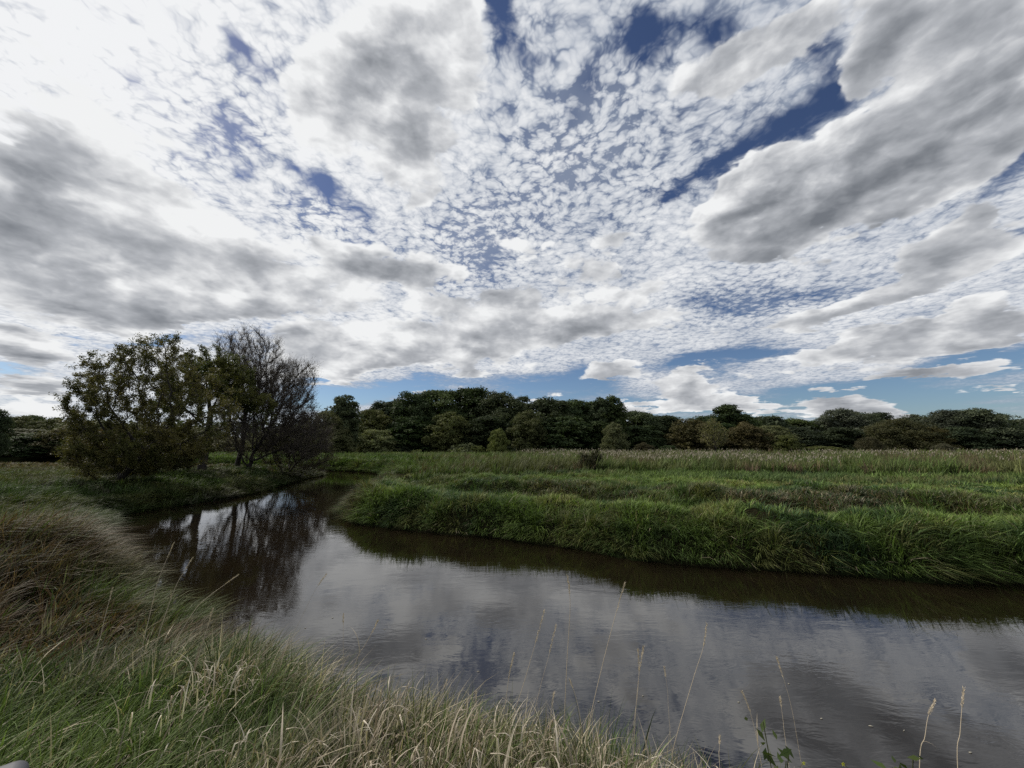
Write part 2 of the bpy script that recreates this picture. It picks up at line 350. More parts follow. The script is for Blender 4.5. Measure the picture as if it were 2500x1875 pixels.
def ground_z(x, y, dr=None, dl=None):
    x = np.asarray(x, float).ravel(); y = np.asarray(y, float).ravel()
    if dr is None: dr, dl = bank(x, y)
    n1 = fbm(x, y, 0.35, 3, 11) - 0.5; n2 = fbm(x, y, 1.1, 3, 12) - 0.5
    dr0 = dr; dr = np.where(dr > 0, dr * (1 - .62 * sstep(-6.4, -8.5, x) * sstep(46, 40, y)), dr)
    d = dr + 1.2 * n1
    zr = 0.66 * sstep(-0.15, 0.4, dr) + 0.46 * sstep(0.2, 1.3, d) - 0.24 * sstep(1.6, 2.9, d) + 0.48 * sstep(3.0, 4.8, d) + 0.06 * sstep(7, 12, d)
    zr += (0.45 * n1 + 0.55 * n2) * sstep(0.2, 1.2, dr) * (1 - 0.75 * sstep(6, 11, dr))
    zl = 0.4 * sstep(-0.2, 1.1, dl) + 0.65 * sstep(0.6, 5.0, dl) + (0.3 * n1 + 0.15 * n2) * sstep(0.3, 3, dl)
    nearcam = 1 - sstep(4.0, 9.0, np.hypot(x, y))
    zl = zl - 0.15 * nearcam * sstep(0.5, 3, dl) + .85 * np.exp(-((x + 9.6) ** 2 + (y - 8.2) ** 2) / 4.5) * sstep(0, 1.2, dl)
    z = np.where((dr0 > -0.15), zr, np.where(dl > -0.2, zl, 0.0))
    inw = (dr <= -0.15) & (dl <= -0.2)
    dd = np.minimum(-dr, -dl)
    z = np.where(inw, -0.9 * sstep(0.0, 2.0, dd) - 0.02, z - 0.02 * (np.minimum(np.abs(dr), np.abs(dl)) < .2))
    return z
# ------------------------------------------------------------------ materials
def new_mat(name):
    m = bpy.data.materials.new(name); m.use_nodes = True
    g = NG(m.node_tree); g.n.clear()
    return m, g, g.new('ShaderNodeOutputMaterial')

def leaf_mat(name, trans=0.3, tint=0.0, rough=0.6, spec=0.25, gain=(1, 1, 1)):
    m, g, out = new_mat(name)
    at = g.new('ShaderNodeAttribute', attribute_name='Col').outputs['Color']
    c = g.mix(1.0, at, (*gain, 1), 'MULTIPLY')
    if tint:
        oi = g.new('ShaderNodeObjectInfo').outputs['Random']
        hs = g.new('ShaderNodeHueSaturation')
        g.put(hs.inputs['Hue'], g.math('MULTIPLY_ADD', oi, -0.025 * tint, 0.5 + 0.016 * tint))
        oi2 = g.math('FRACT', g.math('MULTIPLY', oi, 7.31))
        g.put(hs.inputs['Value'], g.math('MULTIPLY_ADD', oi2, 0.6 * tint, 1 - 0.25 * tint))
        g.put(hs.inputs['Saturation'], g.math('MULTIPLY_ADD', g.math('FRACT', g.math('MULTIPLY', oi, 13.7)), -0.4 * tint, 1.05))
        g.l.new(c, hs.inputs['Color']); c = hs.outputs[0]
    p = g.new('ShaderNodeBsdfPrincipled'); g.l.new(c, p.inputs['Base Color'])
    p.inputs['Roughness'].default_value = rough; p.inputs['Specular IOR Level'].default_value = spec
    t = g.new('ShaderNodeBsdfTranslucent'); g.l.new(g.mix(1.0, c, (1.0, 1.1, 0.55, 1), 'MULTIPLY'), t.inputs[0])
    ms = g.new('ShaderNodeMixShader'); ms.inputs[0].default_value = trans
    g.l.new(p.outputs[0], ms.inputs[1]); g.l.new(t.outputs[0], ms.inputs[2]); g.l.new(ms.outputs[0], out.inputs[0])
    return m
M_GRASS = leaf_mat('grass_blades', 0.28, rough=0.6, spec=0.14)
M_DRY = leaf_mat('dry_grass', 0.2, rough=0.7, spec=0.2)
M_LEAF = leaf_mat('tree_leaves', 0.22, tint=1.0, rough=0.7, spec=0.12)
M_HERO = leaf_mat('near_tree_leaves', 0.3, rough=0.6, spec=0.15)

def bark_mat(name, a, b):
    m, g, out = new_mat(name)
    tc = g.new('ShaderNodeTexCoord').outputs['Object']
    mp = g.new('ShaderNodeMapping'); g.l.new(tc, mp.inputs[0]); mp.inputs['Scale'].default_value = (6, 6, 1.4)
    n = g.noise(mp.outputs[0], 3.0, 6, 0.65)
    c = g.mix(g.mrange(n, 0.35, 0.65), (*a, 1), (*b, 1))
    p = g.new('ShaderNodeBsdfPrincipled'); g.l.new(c, p.inputs['Base Color']); p.inputs['Roughness'].default_value = 0.9
    bp = g.new('ShaderNodeBump'); bp.inputs['Strength'].default_value = 0.6; bp.inputs['Distance'].default_value = 0.03; g.l.new(n, bp.inputs['Height'])
    g.l.new(bp.outputs[0], p.inputs['Normal']); g.l.new(p.outputs[0], out.inputs[0])
    return m
M_BARK = bark_mat('bark', (0.015, 0.012, 0.010), (0.036, 0.030, 0.025))
M_TWIG = bark_mat('twig_bark', (0.045, 0.036, 0.030), (0.095, 0.078, 0.066))

def soil_mat():
    m, g, out = new_mat('meadow_soil')
    tc = g.new('ShaderNodeTexCoord').outputs['Object']
    n1 = g.noise(tc, 0.25, 5, 0.6); n2 = g.noise(tc, 6.0, 6, 0.7)
    c = g.mix(g.mrange(n1, 0.4, 0.62), (0.018, 0.026, 0.009, 1), (0.026, 0.022, 0.012, 1))
    c = g.mix(g.mrange(n2, 0.35, 0.7), c, (0.010, 0.010, 0.006, 1))
    p = g.new('ShaderNodeBsdfPrincipled'); g.l.new(c, p.inputs['Base Color']); p.inputs['Roughness'].default_value = 1.0; p.inputs['Specular IOR Level'].default_value = 0.0
    bp = g.new('ShaderNodeBump'); bp.inputs['Strength'].default_value = 0.8; bp.inputs['Distance'].default_value = 0.08; g.l.new(n2, bp.inputs['Height'])
    g.l.new(bp.outputs[0], p.inputs['Normal']); g.l.new(p.outputs[0], out.inputs[0])
    return m
M_SOIL = soil_mat()

def water_mat():
    m, g, out = new_mat('river_water')
    tc = g.new('ShaderNodeTexCoord').outputs['Object']
    mp = g.new('ShaderNodeMapping'); g.l.new(tc, mp.inputs[0]); mp.inputs['Rotation'].default_value = (0, 0, R(-18)); mp.inputs['Scale'].default_value = (0.55, 1.5, 1)
    a = g.noise(mp.outputs[0], 2.2, 4, 0.6, dist=0.6)
    b = g.noise(mp.outputs[0], 9.0, 3, 0.55, dist=0.4)
    patch = g.mrange(g.noise(tc, 0.35, 3, 0.5), 0.42, 0.62, 0.15, 1.0)
    patch2 = g.mrange(g.noise(tc, 0.9, 2, 0.5), 0.45, 0.65, 0.1, 1.0)
    h = g.math('ADD', g.math('MULTIPLY', a, 0.0022), g.math('MULTIPLY', g.math('MULTIPLY', b, 0.0018), g.math('MULTIPLY', patch, patch2)))
    bp = g.new('ShaderNodeBump'); bp.inputs['Strength'].default_value = 1.0; bp.inputs['Distance'].default_value = 1.0; g.l.new(h, bp.inputs['Height'])
    mud = g.mix(g.mrange(g.noise(tc, 0.5, 4, 0.6), 0.35, 0.65), (0.011, 0.0078, 0.0044, 1), (0.008, 0.0058, 0.0036, 1))
    p = g.new('ShaderNodeBsdfPrincipled'); g.l.new(mud, p.inputs['Base Color'])
    p.inputs['Roughness'].default_value = 0.015; p.inputs['IOR'].default_value = 2.0
    g.l.new(bp.outputs[0], p.inputs['Normal']); g.l.new(p.outputs[0], out.inputs[0])
    return m
M_WATER = water_mat()
# ------------------------------------------------------------------ ground and water
def axis(lo, hi, step, far, grow=1.22):
    a = list(np.arange(lo, hi + 1e-6, step)); s = step
    while a[-1] < far: s *= grow; a.append(a[-1] + s)
    s = step; b = []
    x = lo
    while x > -far: s *= grow; x -= s; b.append(x)
    return np.array(b[::-1] + a)
def build_land():
    xs = axis(-42, 40, 0.3, 3000); ys = axis(-8, 58, 0.3, 3500)
    X, Y = np.meshgrid(xs, ys, indexing='ij'); x = X.ravel(); y = Y.ravel()
    z = ground_z(x, y)
    nx, ny = len(xs), len(ys)
    i = np.arange(nx * ny).reshape(nx, ny)
    F = np.stack([i[:-1, :-1], i[1:, :-1], i[1:, 1:], i[:-1, 1:]], -1).reshape(-1, 4)
    o = obj('ground', mesh('ground', np.stack([x, y, z], 1), [F], M_SOIL, smooth=True)); tag(o, kind='structure')
    # the water is one sheet inside a margin of the banks
    L = np.vstack([RB + 0, LB + 0])
    Vw = np.array([(-95, -60, 0), (95, -60, 0), (95, 80, 0), (-95, 80, 0)], float)
    o = obj('water', mesh('water', Vw, [np.array([[0, 1, 2, 3]])], M_WATER)); tag(o, kind='structure')
build_land()
# ------------------------------------------------------------------ grass
def blades(px, py, pz, h, w, lean, ang, col, segs=3, tipcol=None, twist=None, kink=None, basedark=True):
    """ribbons: roots, height, width, lean 0..1 (share of the height bent over), lean azimuth, colour per blade"""
    n = len(px)
    s = np.linspace(0, 1, segs + 1)
    L = np.stack([np.cos(ang), np.sin(ang), np.zeros(n)], 1)
    wa = ang + math.pi / 2 + rng.normal(0, 0.6, n) if twist is None else ang + twist
    W = np.stack([np.cos(wa), np.sin(wa), rng.normal(0, 0.15, n)], 1)
    P0 = np.stack([px, py, pz], 1)
    rows = []; cols = []
    tipcol = col if tipcol is None else tipcol
    for k, t in enumerate(s):
        up = h * (t - lean * 0.62 * t ** 2.2); out = h * lean * t ** 1.8 * 0.95
        if kink is not None: up = up - kink * h * np.maximum(0, t - 0.55) * 1.8; out = out + kink * h * np.maximum(0, t - 0.55) * 0.9
        C = P0 + L * out[:, None]; C[:, 2] += up
        ww = w * (0.55 + 0.45 * math.sin(math.pi * min(1, t * 1.25 + .1))) * (1 - t ** 3) * 0.5
        cc = lerp(col, tipcol, t ** 1.5)
        if k < segs:
            rows.append(C - W * ww[:, None]); rows.append(C + W * ww[:, None]); cols += [cc, cc]
        else:
            rows.append(C); cols.append(cc)
    V = np.stack(rows, 1); nv = V.shape[1]; Cc = np.stack(cols, 1)
    b = (np.arange(n) * nv)[:, None]
    F4 = [b + np.array([[2 * k, 2 * k + 1, 2 * k + 3, 2 * k + 2]]) for k in range(segs - 1)]
    F4 = np.concatenate(F4) if F4 else np.zeros((0, 4), int)
    F3 = b + np.array([[2 * segs - 2, 2 * segs - 1, 2 * segs]])
    return V.reshape(-1, 3), F4, F3, Cc.reshape(-1, 3)

class Pile:
    def __init__(s): s.V = []; s.F4 = []; s.F3 = []; s.C = []; s.n = 0
    def add(s, V, F4, F3, C):
        s.V.append(V); s.F4.append(F4 + s.n); s.F3.append(F3 + s.n); s.C.append(C); s.n += len(V)
    def build(s, name, mat, parent=None):
        return obj(name, mesh(name, np.concatenate(s.V), [np.concatenate(s.F4), np.concatenate(s.F3)], mat, np.concatenate(s.C)), parent)

GREEN = np.array((0.046, 0.072, 0.022)); FRESH = np.array((0.068, 0.100, 0.026)); DEEP = np.array((0.027, 0.048, 0.020))
OLIVE = np.array((0.075, 0.082, 0.030)); BROWN = np.array((0.100, 0.072, 0.044)); STRAW = np.array((0.27, 0.232, 0.165)); GREY = np.array((0.088, 0.087, 0.060))

def in_view(x, y, z=0.5, m=0.22):
    f = y * math.cos(PITCH) + (z - CAM_H) * math.sin(PITCH)
    u = x / np.maximum(f, 1e-3)
    lim = 1250 / FOC + m
    vv = (-y * math.sin(PITCH) + (z - CAM_H) * math.cos(PITCH)) / np.maximum(f, 1e-3)
    return (f > 0.25) & (np.abs(u) < lim + 0.6 / np.maximum(f, .5)) & (vv > -1.0 - m - 1.6 / np.maximum(f, .5))

def scatter(x0, x1, y0, y1, dens, clump=0.16, per=26):
    """clumped points: tussock centres, then blades round them"""
    nc = int((x1 - x0) * (y1 - y0) * dens / per)
    cx = rng.uniform(x0, x1, nc); cyy = rng.uniform(y0, y1, nc)
    k = np.repeat(np.arange(nc), per)
    r = clump * np.sqrt(rng.random(len(k))) * (0.6 + 0.9 * rng.random(nc)[k]); a = rng.uniform(0, 2 * math.pi, len(k))
    return cx[k] + r * np.cos(a), cyy[k] + r * np.sin(a), a, k, r / clump

def grow(pile, region, boxes, hfun, wbase, colfun, segs=3, wind=(0.25, 0.1), droop=0.0, leanm=0.5, clump=0.16, per=26, wdist=0.0011):
    for (x0, x1, y0, y1, dens) in boxes:
        x, y, a, k, rr = scatter(x0, x1, y0, y1, dens, clump, per)
        keep = in_view(x, y)
        x, y, a, k, rr = x[keep], y[keep], a[keep], k[keep], rr[keep]
        if not len(x): continue
        dr, dl = bank(x, y)
        keep = region(x, y, dr, dl)
        x, y, a, k, rr, dr, dl = (q[keep] for q in (x, y, a, k, rr, dr, dl))
        if not len(x): continue
        z = ground_z(x, y, dr, dl)
        kh = 0.7 + 0.6 * np.modf(k * 0.618034)[0]
        h = hfun(x, y, dr, dl) * kh * rng.uniform(0.6, 1.15, len(x))
        lx = np.cos(a) * 0.55 + wind[0] * 2 + rng.normal(0, .25, len(x)) + .5 * np.cos(k * 2.4); ly = np.sin(a) * 0.55 + wind[1] * 2 + rng.normal(0, .25, len(x)) + .5 * np.sin(k * 2.4)
        if droop:
            e = 0.3
            gx = (ground_z(x + e, y) - z) / e; gy = (ground_z(x, y + e) - z) / e
            lx = lx - gx * droop; ly = ly - gy * droop
        ang = np.arctan2(ly, lx); ln = np.clip(leanm * (0.35 + 0.65 * np.hypot(lx, ly)) + rng.normal(0, .12, len(x)), 0.05, 1.15)
        dist = np.hypot(x, y)
        w = (wbase + wdist * dist) * rng.uniform(0.6, 1.4, len(x))
        col = colfun(x, y, dr, dl, k)
        col = col * np.exp(rng.normal(-.04, .36, (len(x), 1)))
        pile.add(*blades(x, y, z - 0.03, h, w, ln, ang, col, segs, tipcol=col * 1.15))

def patch_col(x, y, k, mixes, base, sc=0.5, seed=20):
    col = np.repeat(base[None], len(x), 0)
    for j, (c, lo, hi, s, dens) in enumerate(mixes):
        n = fbm(x, y, s, 4, seed + j * 3)
        t = sstep(lo, hi, n) * (np.modf(k * 0.7548776662 + j * .37)[0] < dens)
        col = col * (1 - t[:, None]) + c[None] * t[:, None]
    return col

# --- far bank: hanging grass, brown step, green terrace
def bank_col(x, y, dr, dl, k):
    c = patch_col(x, y, k, [(FRESH, .48, .6, .35, .8), (DEEP, .5, .62, .5, .8), (OLIVE, .5, .6, .8, .6)], GREEN, seed=20)
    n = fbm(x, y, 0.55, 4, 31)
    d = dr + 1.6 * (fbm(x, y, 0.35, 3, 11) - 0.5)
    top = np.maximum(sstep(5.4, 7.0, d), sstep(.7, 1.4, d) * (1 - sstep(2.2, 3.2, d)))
    c = c * (1 + .45 * top[:, None] * np.array([1.15, 1, .8]))  # sunlit tops painted in: terrace and crest grass tinted lighter and yellower
    brown = sstep(2.2, 3.2, d) * (1 - sstep(5.6, 6.8, d)) * sstep(0.42, 0.60, n) * (0.35 + 0.55 * sstep(-4, 8, x))
    tipb = sstep(-6.2, -7.4, x) * sstep(0.2, .5, n) * (1 - sstep(2.0, 4, dr)) * .9; brown = np.maximum(brown, tipb)
    pick = np.modf(k * 0.321)[0]
    bc = np.where((pick < 0.10)[:, None], STRAW[None] * .8, np.where((pick < 0.5)[:, None], GREY[None] * .75, BROWN[None] * .8))
    bc = np.where((tipb > .02)[:, None], BROWN[None] * .6, bc)
    t = (rng.random(len(x)) < 0.62) * brown
    c = c * (1 - t[:, None]) + bc * t[:, None]
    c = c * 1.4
    s = (rng.random(len(x)) < 0.02)
    c[s] = STRAW * .9
    return c
p = Pile()
reg = lambda x, y, dr, dl: (dr > -0.05) & (dr < 11.5) & (y < 48) & (x > -14)
hf = lambda x, y, dr, dl: (0.17 + 0.36 * fbm(x, y, 1.1, 3, 41) ** 1.5) * (1 - 0.25 * sstep(6, 9, dr)) * (1 - .35 * sstep(-6, -8.5, x)) * (0.8 + .5 * sstep(.2, .8, fbm(x, y, 0.3, 3, 43)))
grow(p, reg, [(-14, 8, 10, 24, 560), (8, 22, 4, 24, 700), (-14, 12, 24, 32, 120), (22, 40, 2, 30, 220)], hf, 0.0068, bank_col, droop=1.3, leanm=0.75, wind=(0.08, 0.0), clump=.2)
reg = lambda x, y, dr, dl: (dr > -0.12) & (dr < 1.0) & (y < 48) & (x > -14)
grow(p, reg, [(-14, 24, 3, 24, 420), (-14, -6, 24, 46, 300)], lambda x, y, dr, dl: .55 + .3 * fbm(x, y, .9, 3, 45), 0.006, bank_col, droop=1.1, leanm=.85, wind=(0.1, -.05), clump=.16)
o = p.build('bank_grass', M_GRASS); tag(o, 'long drooping green grass with brown patches on the far river bank', 'grass', kind='stuff')

# --- far meadow strip behind the bank
p = Pile()
mcol = lambda x, y, dr, dl, k: patch_col(x, y, k, [(FRESH * 1.35, .40, .55, .12, .8), (OLIVE * 1.3, .5, .62, .2, .7), (DEEP, .55, .66, .35, .3)], GREEN * 1.35, seed=50)
reg = lambda x, y, dr, dl: (dr > 9.5) & (y < 32 + 0.1 * x)
grow(p, reg, [(-12, 30, 18, 38, 90), (30, 60, 8, 40, 60)], lambda x, y, dr, dl: 0.38 + 0.2 * fbm(x, y, 0.5, 3, 44), 0.008, mcol, segs=2, leanm=.55, clump=.25, wdist=.0012)
o = p.build('meadow_grass', M_GRASS); tag(o, 'short bright green meadow grass between the bank and the reeds', 'grass', kind='stuff')

# --- reeds with pale plumes
def reed_front(x): return 25.6 + 2.2 * (fbm(x, x * 0, 0.15, 3, 60) - .5) + 0.0 * x
p = Pile()
def reed_col(x, y, dr, dl, k):
    return patch_col(x, y, k, [(OLIVE * 1.25, .40, .54, .12, .8), (FRESH, .5, .62, .2, .7), (BROWN, .55, .66, .25, .5)], OLIVE * .95, seed=61)
reg = lambda x, y, dr, dl: (y > reed_front(x) - .25 * (x - 12) * (x > 12)) & (dr > 3.0)
boxes = [(-12, 70, 18, 33, 70), (-12, 90, 33, 42, 44), (-14, 110, 42, 60, 20), (-55, 130, 60, 100, 7)]
grow(p, reg, boxes, lambda x, y, dr, dl: (0.72 + 0.95 * fbm(x, y, 0.22, 4, 62)) * (1 - .25 * sstep(4, -8, x)), 0.009, reed_col, segs=3, wind=(0.30, 0.05), leanm=.42, clump=.3, wdist=.0013)
o = p.build('reeds', M_GRASS); tag(o, 'tall olive green reeds leaning in the wind in front of the wood', 'reeds', kind='stuff')
# plumes
p = Pile()
n = 17000
x = rng.uniform(0, 110, n); y = 25 + 40 * rng.random(n) ** 1.4
k = in_view(x, y) & (fbm(x, y, 0.16, 4, 70) + 0.14 * sstep(2, 10, x) - .14 * sstep(14, 30, x) - 0.3 * sstep(3, -1, x) > .53 + .12 * rng.random(n)) & (y > reed_front(x) - .25 * (x - 12) * (x > 12) + .6)
x, y = x[k], y[k]; dr, dl = bank(x, y); z = ground_z(x, y, dr, dl)
hh = (0.72 + 0.95 * fbm(x, y, 0.22, 4, 62)) * rng.uniform(.9, 1.25, len(x))
w = (0.022 + .0012 * y) * rng.uniform(.6, 1.3, len(x))
col = cmix(np.array((.13, .11, .08)), np.array((.28, .25, .20)), rng.random(len(x)))
p.add(*blades(x, y, z + hh * .80, rng.uniform(.16, .3, len(x)), w, rng.uniform(.3, .9, len(x)), rng.normal(0.2, .7, len(x)), col, 3))
o = p.build('reed_plumes', M_DRY); tag(o, 'pale feathery plumes along the top of the reed bed', 'reed plumes', kind='stuff')

# --- bright bank past the bend
p = Pile()
bcol = lambda x, y, dr, dl, k: patch_col(x, y, k, [(FRESH * 1.3, .35, .55, .2, .9), (OLIVE * 1.2, .5, .6, .4, .5)], GREEN * 1.5, seed=80)
reg = lambda x, y, dr, dl: (dr > -0.1) & (dr < 34) & ((y > 43) | ((x < -8) & (y > 36)))
grow(p, reg, [(-60, -4, 24, 74, 42)], lambda x, y, dr, dl: 0.75 + 0.35 * fbm(x, y, 0.5, 3, 81), 0.012, bcol, segs=2, wind=(-.25, -.1), droop=.8, leanm=.7, clump=.45, wdist=.0013)
grow(p, lambda x, y, dr, dl: (dr > -0.15) & (dr < 1.6) & (y > 38), [(-60, -8, 38, 60, 230)], lambda x, y, dr, dl: .55 + .4 * fbm(x, y, 0.6, 3, 81), 0.012, bcol, segs=2, droop=1.2, leanm=.8, clump=.35, wdist=.0013)
o = p.build('bend_grass', M_GRASS); tag(o, 'light green tufted grass on the bank past the river bend', 'grass', kind='stuff')

# --- near-side meadow on the left
def left_col(x, y, dr, dl, k):
    c = patch_col(x, y, k, [(FRESH, .46, .6, .18, .75), (OLIVE * 1.05, .42, .56, .3, .8), (GREY, .52, .62, .4, .5)], GREEN, seed=90)
    n = fbm(x, y, 0.35, 4, 95)
    br = sstep(3.8, 5.2, np.hypot(x, y)) * (1 - sstep(12, 19, np.hypot(x, y))) * sstep(.34, .48, n + .08) * (1 - sstep(4.5, 9, dl))
    br = np.maximum(br, sstep(-24, -34, x) * sstep(28, 40, y) * .8)
    pick = np.modf(k * 0.451)[0]
    bc = np.where((pick < 0.10)[:, None], STRAW[None] * .8, np.where((pick < 0.30)[:, None], GREY[None] * .9, BROWN[None] * np.array([1.0, .9, .85])))
    t = (rng.random(len(x)) < 0.85) * br
    return c * (1 - t[:, None]) + bc * t[:, None]
p = Pile()
reg = lambda x, y, dr, dl: (dl > -0.1) & (np.hypot(x, y) > 7.2)
hl = lambda x, y, dr, dl: (0.34 + 0.55 * fbm(x, y, 0.7, 3, 96) ** 1.3 + .3 * np.exp(-((x + 9.6) ** 2 + (y - 8.2) ** 2) / 5.0)) * (1 - 0.25 * sstep(20, 40, y))
grow(p, reg, [(-24, -4, 3, 12, 620), (-30, -8, 12, 22, 380), (-45, -14, 22, 36, 230), (-75, -18, 36, 60, 40), (-130, -24, 60, 100, 9)], hl, 0.009, left_col, wind=(0.26, 0.10), droop=.5, leanm=.62, clump=.2, wdist=.0009)
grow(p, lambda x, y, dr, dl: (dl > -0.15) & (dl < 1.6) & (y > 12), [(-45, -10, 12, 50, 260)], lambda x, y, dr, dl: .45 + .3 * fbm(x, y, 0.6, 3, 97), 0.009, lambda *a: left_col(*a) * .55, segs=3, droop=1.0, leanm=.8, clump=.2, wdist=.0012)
o = p.build('left_grass', M_GRASS); tag(o, 'wind combed green and brown grass on the left river bank', 'grass', kind='stuff')

# --- grass close to the camera
p = Pile()
def fg_col(x, y, dr, dl, k):
    c = patch_col(x, y, k, [(FRESH * 1.1, .42, .6, .6, .7), (OLIVE, .45, .58, .9, .6), (GREY * .9, .5, .6, 1.2, .5)], GREEN, seed=100)
    lush = sstep(-1.2, -3.0, x) * sstep(5.2, 3.6, y)
    c = c * (1 - .6 * lush[:, None]) + FRESH[None] * 1.45 * .6 * lush[:, None]
    t = ((rng.random(len(x)) < 0.36) & (lush < .4)) * sstep(.34, .50, fbm(x, y, .8, 3, 104) + .08 * sstep(-2.5, -.5, x))
    c = c * (1 - t[:, None]) + (STRAW * .9)[None] * t[:, None]
    s = rng.random(len(x)) < 0.07; c[s] = STRAW * 1.35
    return c
reg = lambda x, y, dr, dl: (dl > -0.15) & (np.hypot(x, y) <= 7.4) & (np.hypot(x, y) > 1.7)
grow(p, reg, [(-8, 4, 1.0, 8, 1150)], lambda x, y, dr, dl: (0.42 + 0.42 * fbm(x, y, 0.9, 3, 106)) * (1.1 - .2 * sstep(-.5, 2.5, x)), 0.0125, fg_col, segs=5, wind=(0.13, 0.05), droop=.2, leanm=.6, clump=.12, per=22, wdist=0.0003)
grow(p, reg, [(-5, 3.2, 1.0, 5.6, 170)], lambda x, y, dr, dl: (0.5 + 0.40 * fbm(x, y, 0.9, 3, 106)), 0.020, fg_col, segs=6, wind=(0.13, 0.05), droop=.2, leanm=.75, clump=.22, per=5, wdist=0.0003)
o = p.build('foreground_grass', M_GRASS); tag(o, 'long mixed green and straw coloured grass at the water edge in the foreground', 'grass', kind='stuff')

# --- dead, curled straw leaves among it
p = Pile()
n = 17000
x = rng.uniform(-6, 2.0, n); y = rng.uniform(1.8, 7.5, n); dr, dl = bank(x, y)
k = in_view(x, y) & (dl > 0.0) & (fbm(x, y, 1.0, 4, 110) > .47) & (np.hypot(x, y) < 5.6) & ~((x < -2.2) & (y < 4.0) & (rng.random(n) < .75))
x, y, dr, dl = x[k], y[k], dr[k], dl[k]; z = ground_z(x, y, dr, dl); m = len(x)
col = cmix(np.array((.64, .57, .46)), np.array((.20, .15, .10)), rng.random(m))
V, F4, F3, C = blades(x, y, z + rng.uniform(.05, .50, m), rng.uniform(.15, .5, m), rng.uniform(.006, .018, m), rng.uniform(.15, .9, m), rng.uniform(0, 6.28, m), col, 6, kink=rng.uniform(0, .9, m) * (rng.random(m) < .6))
p.add(V, F4, F3, C)
o = p.build('dead_leaves', M_DRY); tag(o, 'curled pale dead grass leaves among the foreground grass', 'dead grass', kind='stuff')
# ------------------------------------------------------------------ trees
def unit(v): return v / np.maximum(np.linalg.norm(v, axis=-1, keepdims=True), 1e-9)

def tubes(A, B, ra, rb, n):
    """frusta from A to B (m,3)"""
    m = len(A); d = unit(B - A)
    ref = np.where(np.abs(d[:, 2:3]) > 0.9, np.array([[1., 0, 0]]), np.array([[0, 0, 1.]]))
    u = unit(np.cross(d, ref)); v = np.cross(d, u)
    a = np.arange(n) * 2 * math.pi / n
    c = np.cos(a)[None, :, None]; s = np.sin(a)[None, :, None]
    ring = u[:, None] * c + v[:, None] * s
    V = np.concatenate([A[:, None] + ring * ra[:, None, None], B[:, None] + ring * rb[:, None, None]], 1).reshape(-1, 3)
    b = (np.arange(m) * 2 * n)[:, None]; k = np.arange(n)
    F = np.stack([b + k, b + (k + 1) % n, b + n + (k + 1) % n, b + n + k], -1).reshape(-1, 4)
    return V, F

def leaf_cards(P, size, nrm, col, aspect=0.55, bend=0.0):
    """pointed leaf quads: base, side, tip, side"""
    m = len(P); nrm = unit(nrm)
    r = rng.normal(size=(m, 3)); t = unit(r - nrm * (r * nrm).sum(1)[:, None]); s = np.cross(nrm, t)
    L = size[:, None]
    a = P - t * L * .5; c = P + t * L * .5 + nrm * L * bend
    b = P + s * L * aspect * .5 - t * L * .06; d = P - s * L * aspect * .5 - t * L * .06
    V = np.stack([a, b, c, d], 1).reshape(-1, 3)
    F = (np.arange(m) * 4)[:, None] + np.arange(4)[None]
    return V, F, np.repeat(col, 4, 0)

def colonize(trunk, attract, step=0.4, infl=3.0, kill=0.7, iters=70, grav=0.0, wander=0.15):
    """space colonisation: returns nodes (n,3) and parents"""
    N = [np.array(p, float) for p in trunk]; par = [-1] + list(range(len(trunk) - 1))
    N = np.array(N); A = attract.copy()
    for it in range(iters):
        if not len(A): break
        d2 = ((A[:, None] - N[None]) ** 2).sum(2); j = d2.argmin(1); dm = np.sqrt(d2[np.arange(len(A)), j])
        act = dm < infl if it > 0 and (dm < infl).any() else dm < dm.min() + infl
        G = np.zeros_like(N); cnt = np.zeros(len(N))
        dirs = unit(A[act] - N[j[act]])
        np.add.at(G, j[act], dirs); np.add.at(cnt, j[act], 1)
        g = np.where(cnt > 0)[0]
        nd = unit(G[g] / cnt[g][:, None] + rng.normal(0, wander, (len(g), 3)) + np.array([0, 0, grav]))
        new = N[g] + nd * step
        ok = np.array([((N - q) ** 2).sum(1).min() > (step * .3) ** 2 for q in new])
        if not ok.any(): break
        base = len(N); N = np.concatenate([N, new[ok]]); par += list(g[ok])
        d2 = ((A[:, None] - N[None, base:]) ** 2).sum(2).min(1)
        A = A[d2 > kill ** 2]
    return N, np.array(par)

def ellip(n, c, r, shell=0.0):
    v = unit(rng.normal(size=(n, 3))); rad = rng.random(n) ** (1 / 3.0)
    rad = np.maximum(rad, shell)
    return np.array(c) + v * rad[:, None] * np.array(r)

def skeleton_mesh(N, par, tip_r, power=2.4, trunk_r=None, min_r=0.0):
    n = len(N); q = np.zeros(n); kids = np.bincount(par[par >= 0], minlength=n)
    q[kids == 0] = 1.0
    for i in range(n - 1, 0, -1): q[par[i]] += max(q[i], 1e-9)
    power = math.log(max(q[0], 2)) / math.log(trunk_r / tip_r)
    r = tip_r * np.maximum(q, 1) ** (1 / power)
    r[:2] *= (1.25, 1.08)
    i = np.arange(1, n); A = N[par[i]]; B = N[i]; ra = np.minimum(r[par[i]], r[i] * 1.35); rb = r[i]
    ra = np.where(par[i] < 3, r[par[i]], ra)
    thick = rb > 0.04
    V1, F1 = tubes(A[thick], B[thick], ra[thick], rb[thick], 8)
    V2, F2 = tubes(A[~thick], B[~thick], ra[~thick], rb[~thick], 4)
    return np.concatenate([V1, V2]), np.concatenate([F1, F2 + len(V1)]), r, kids

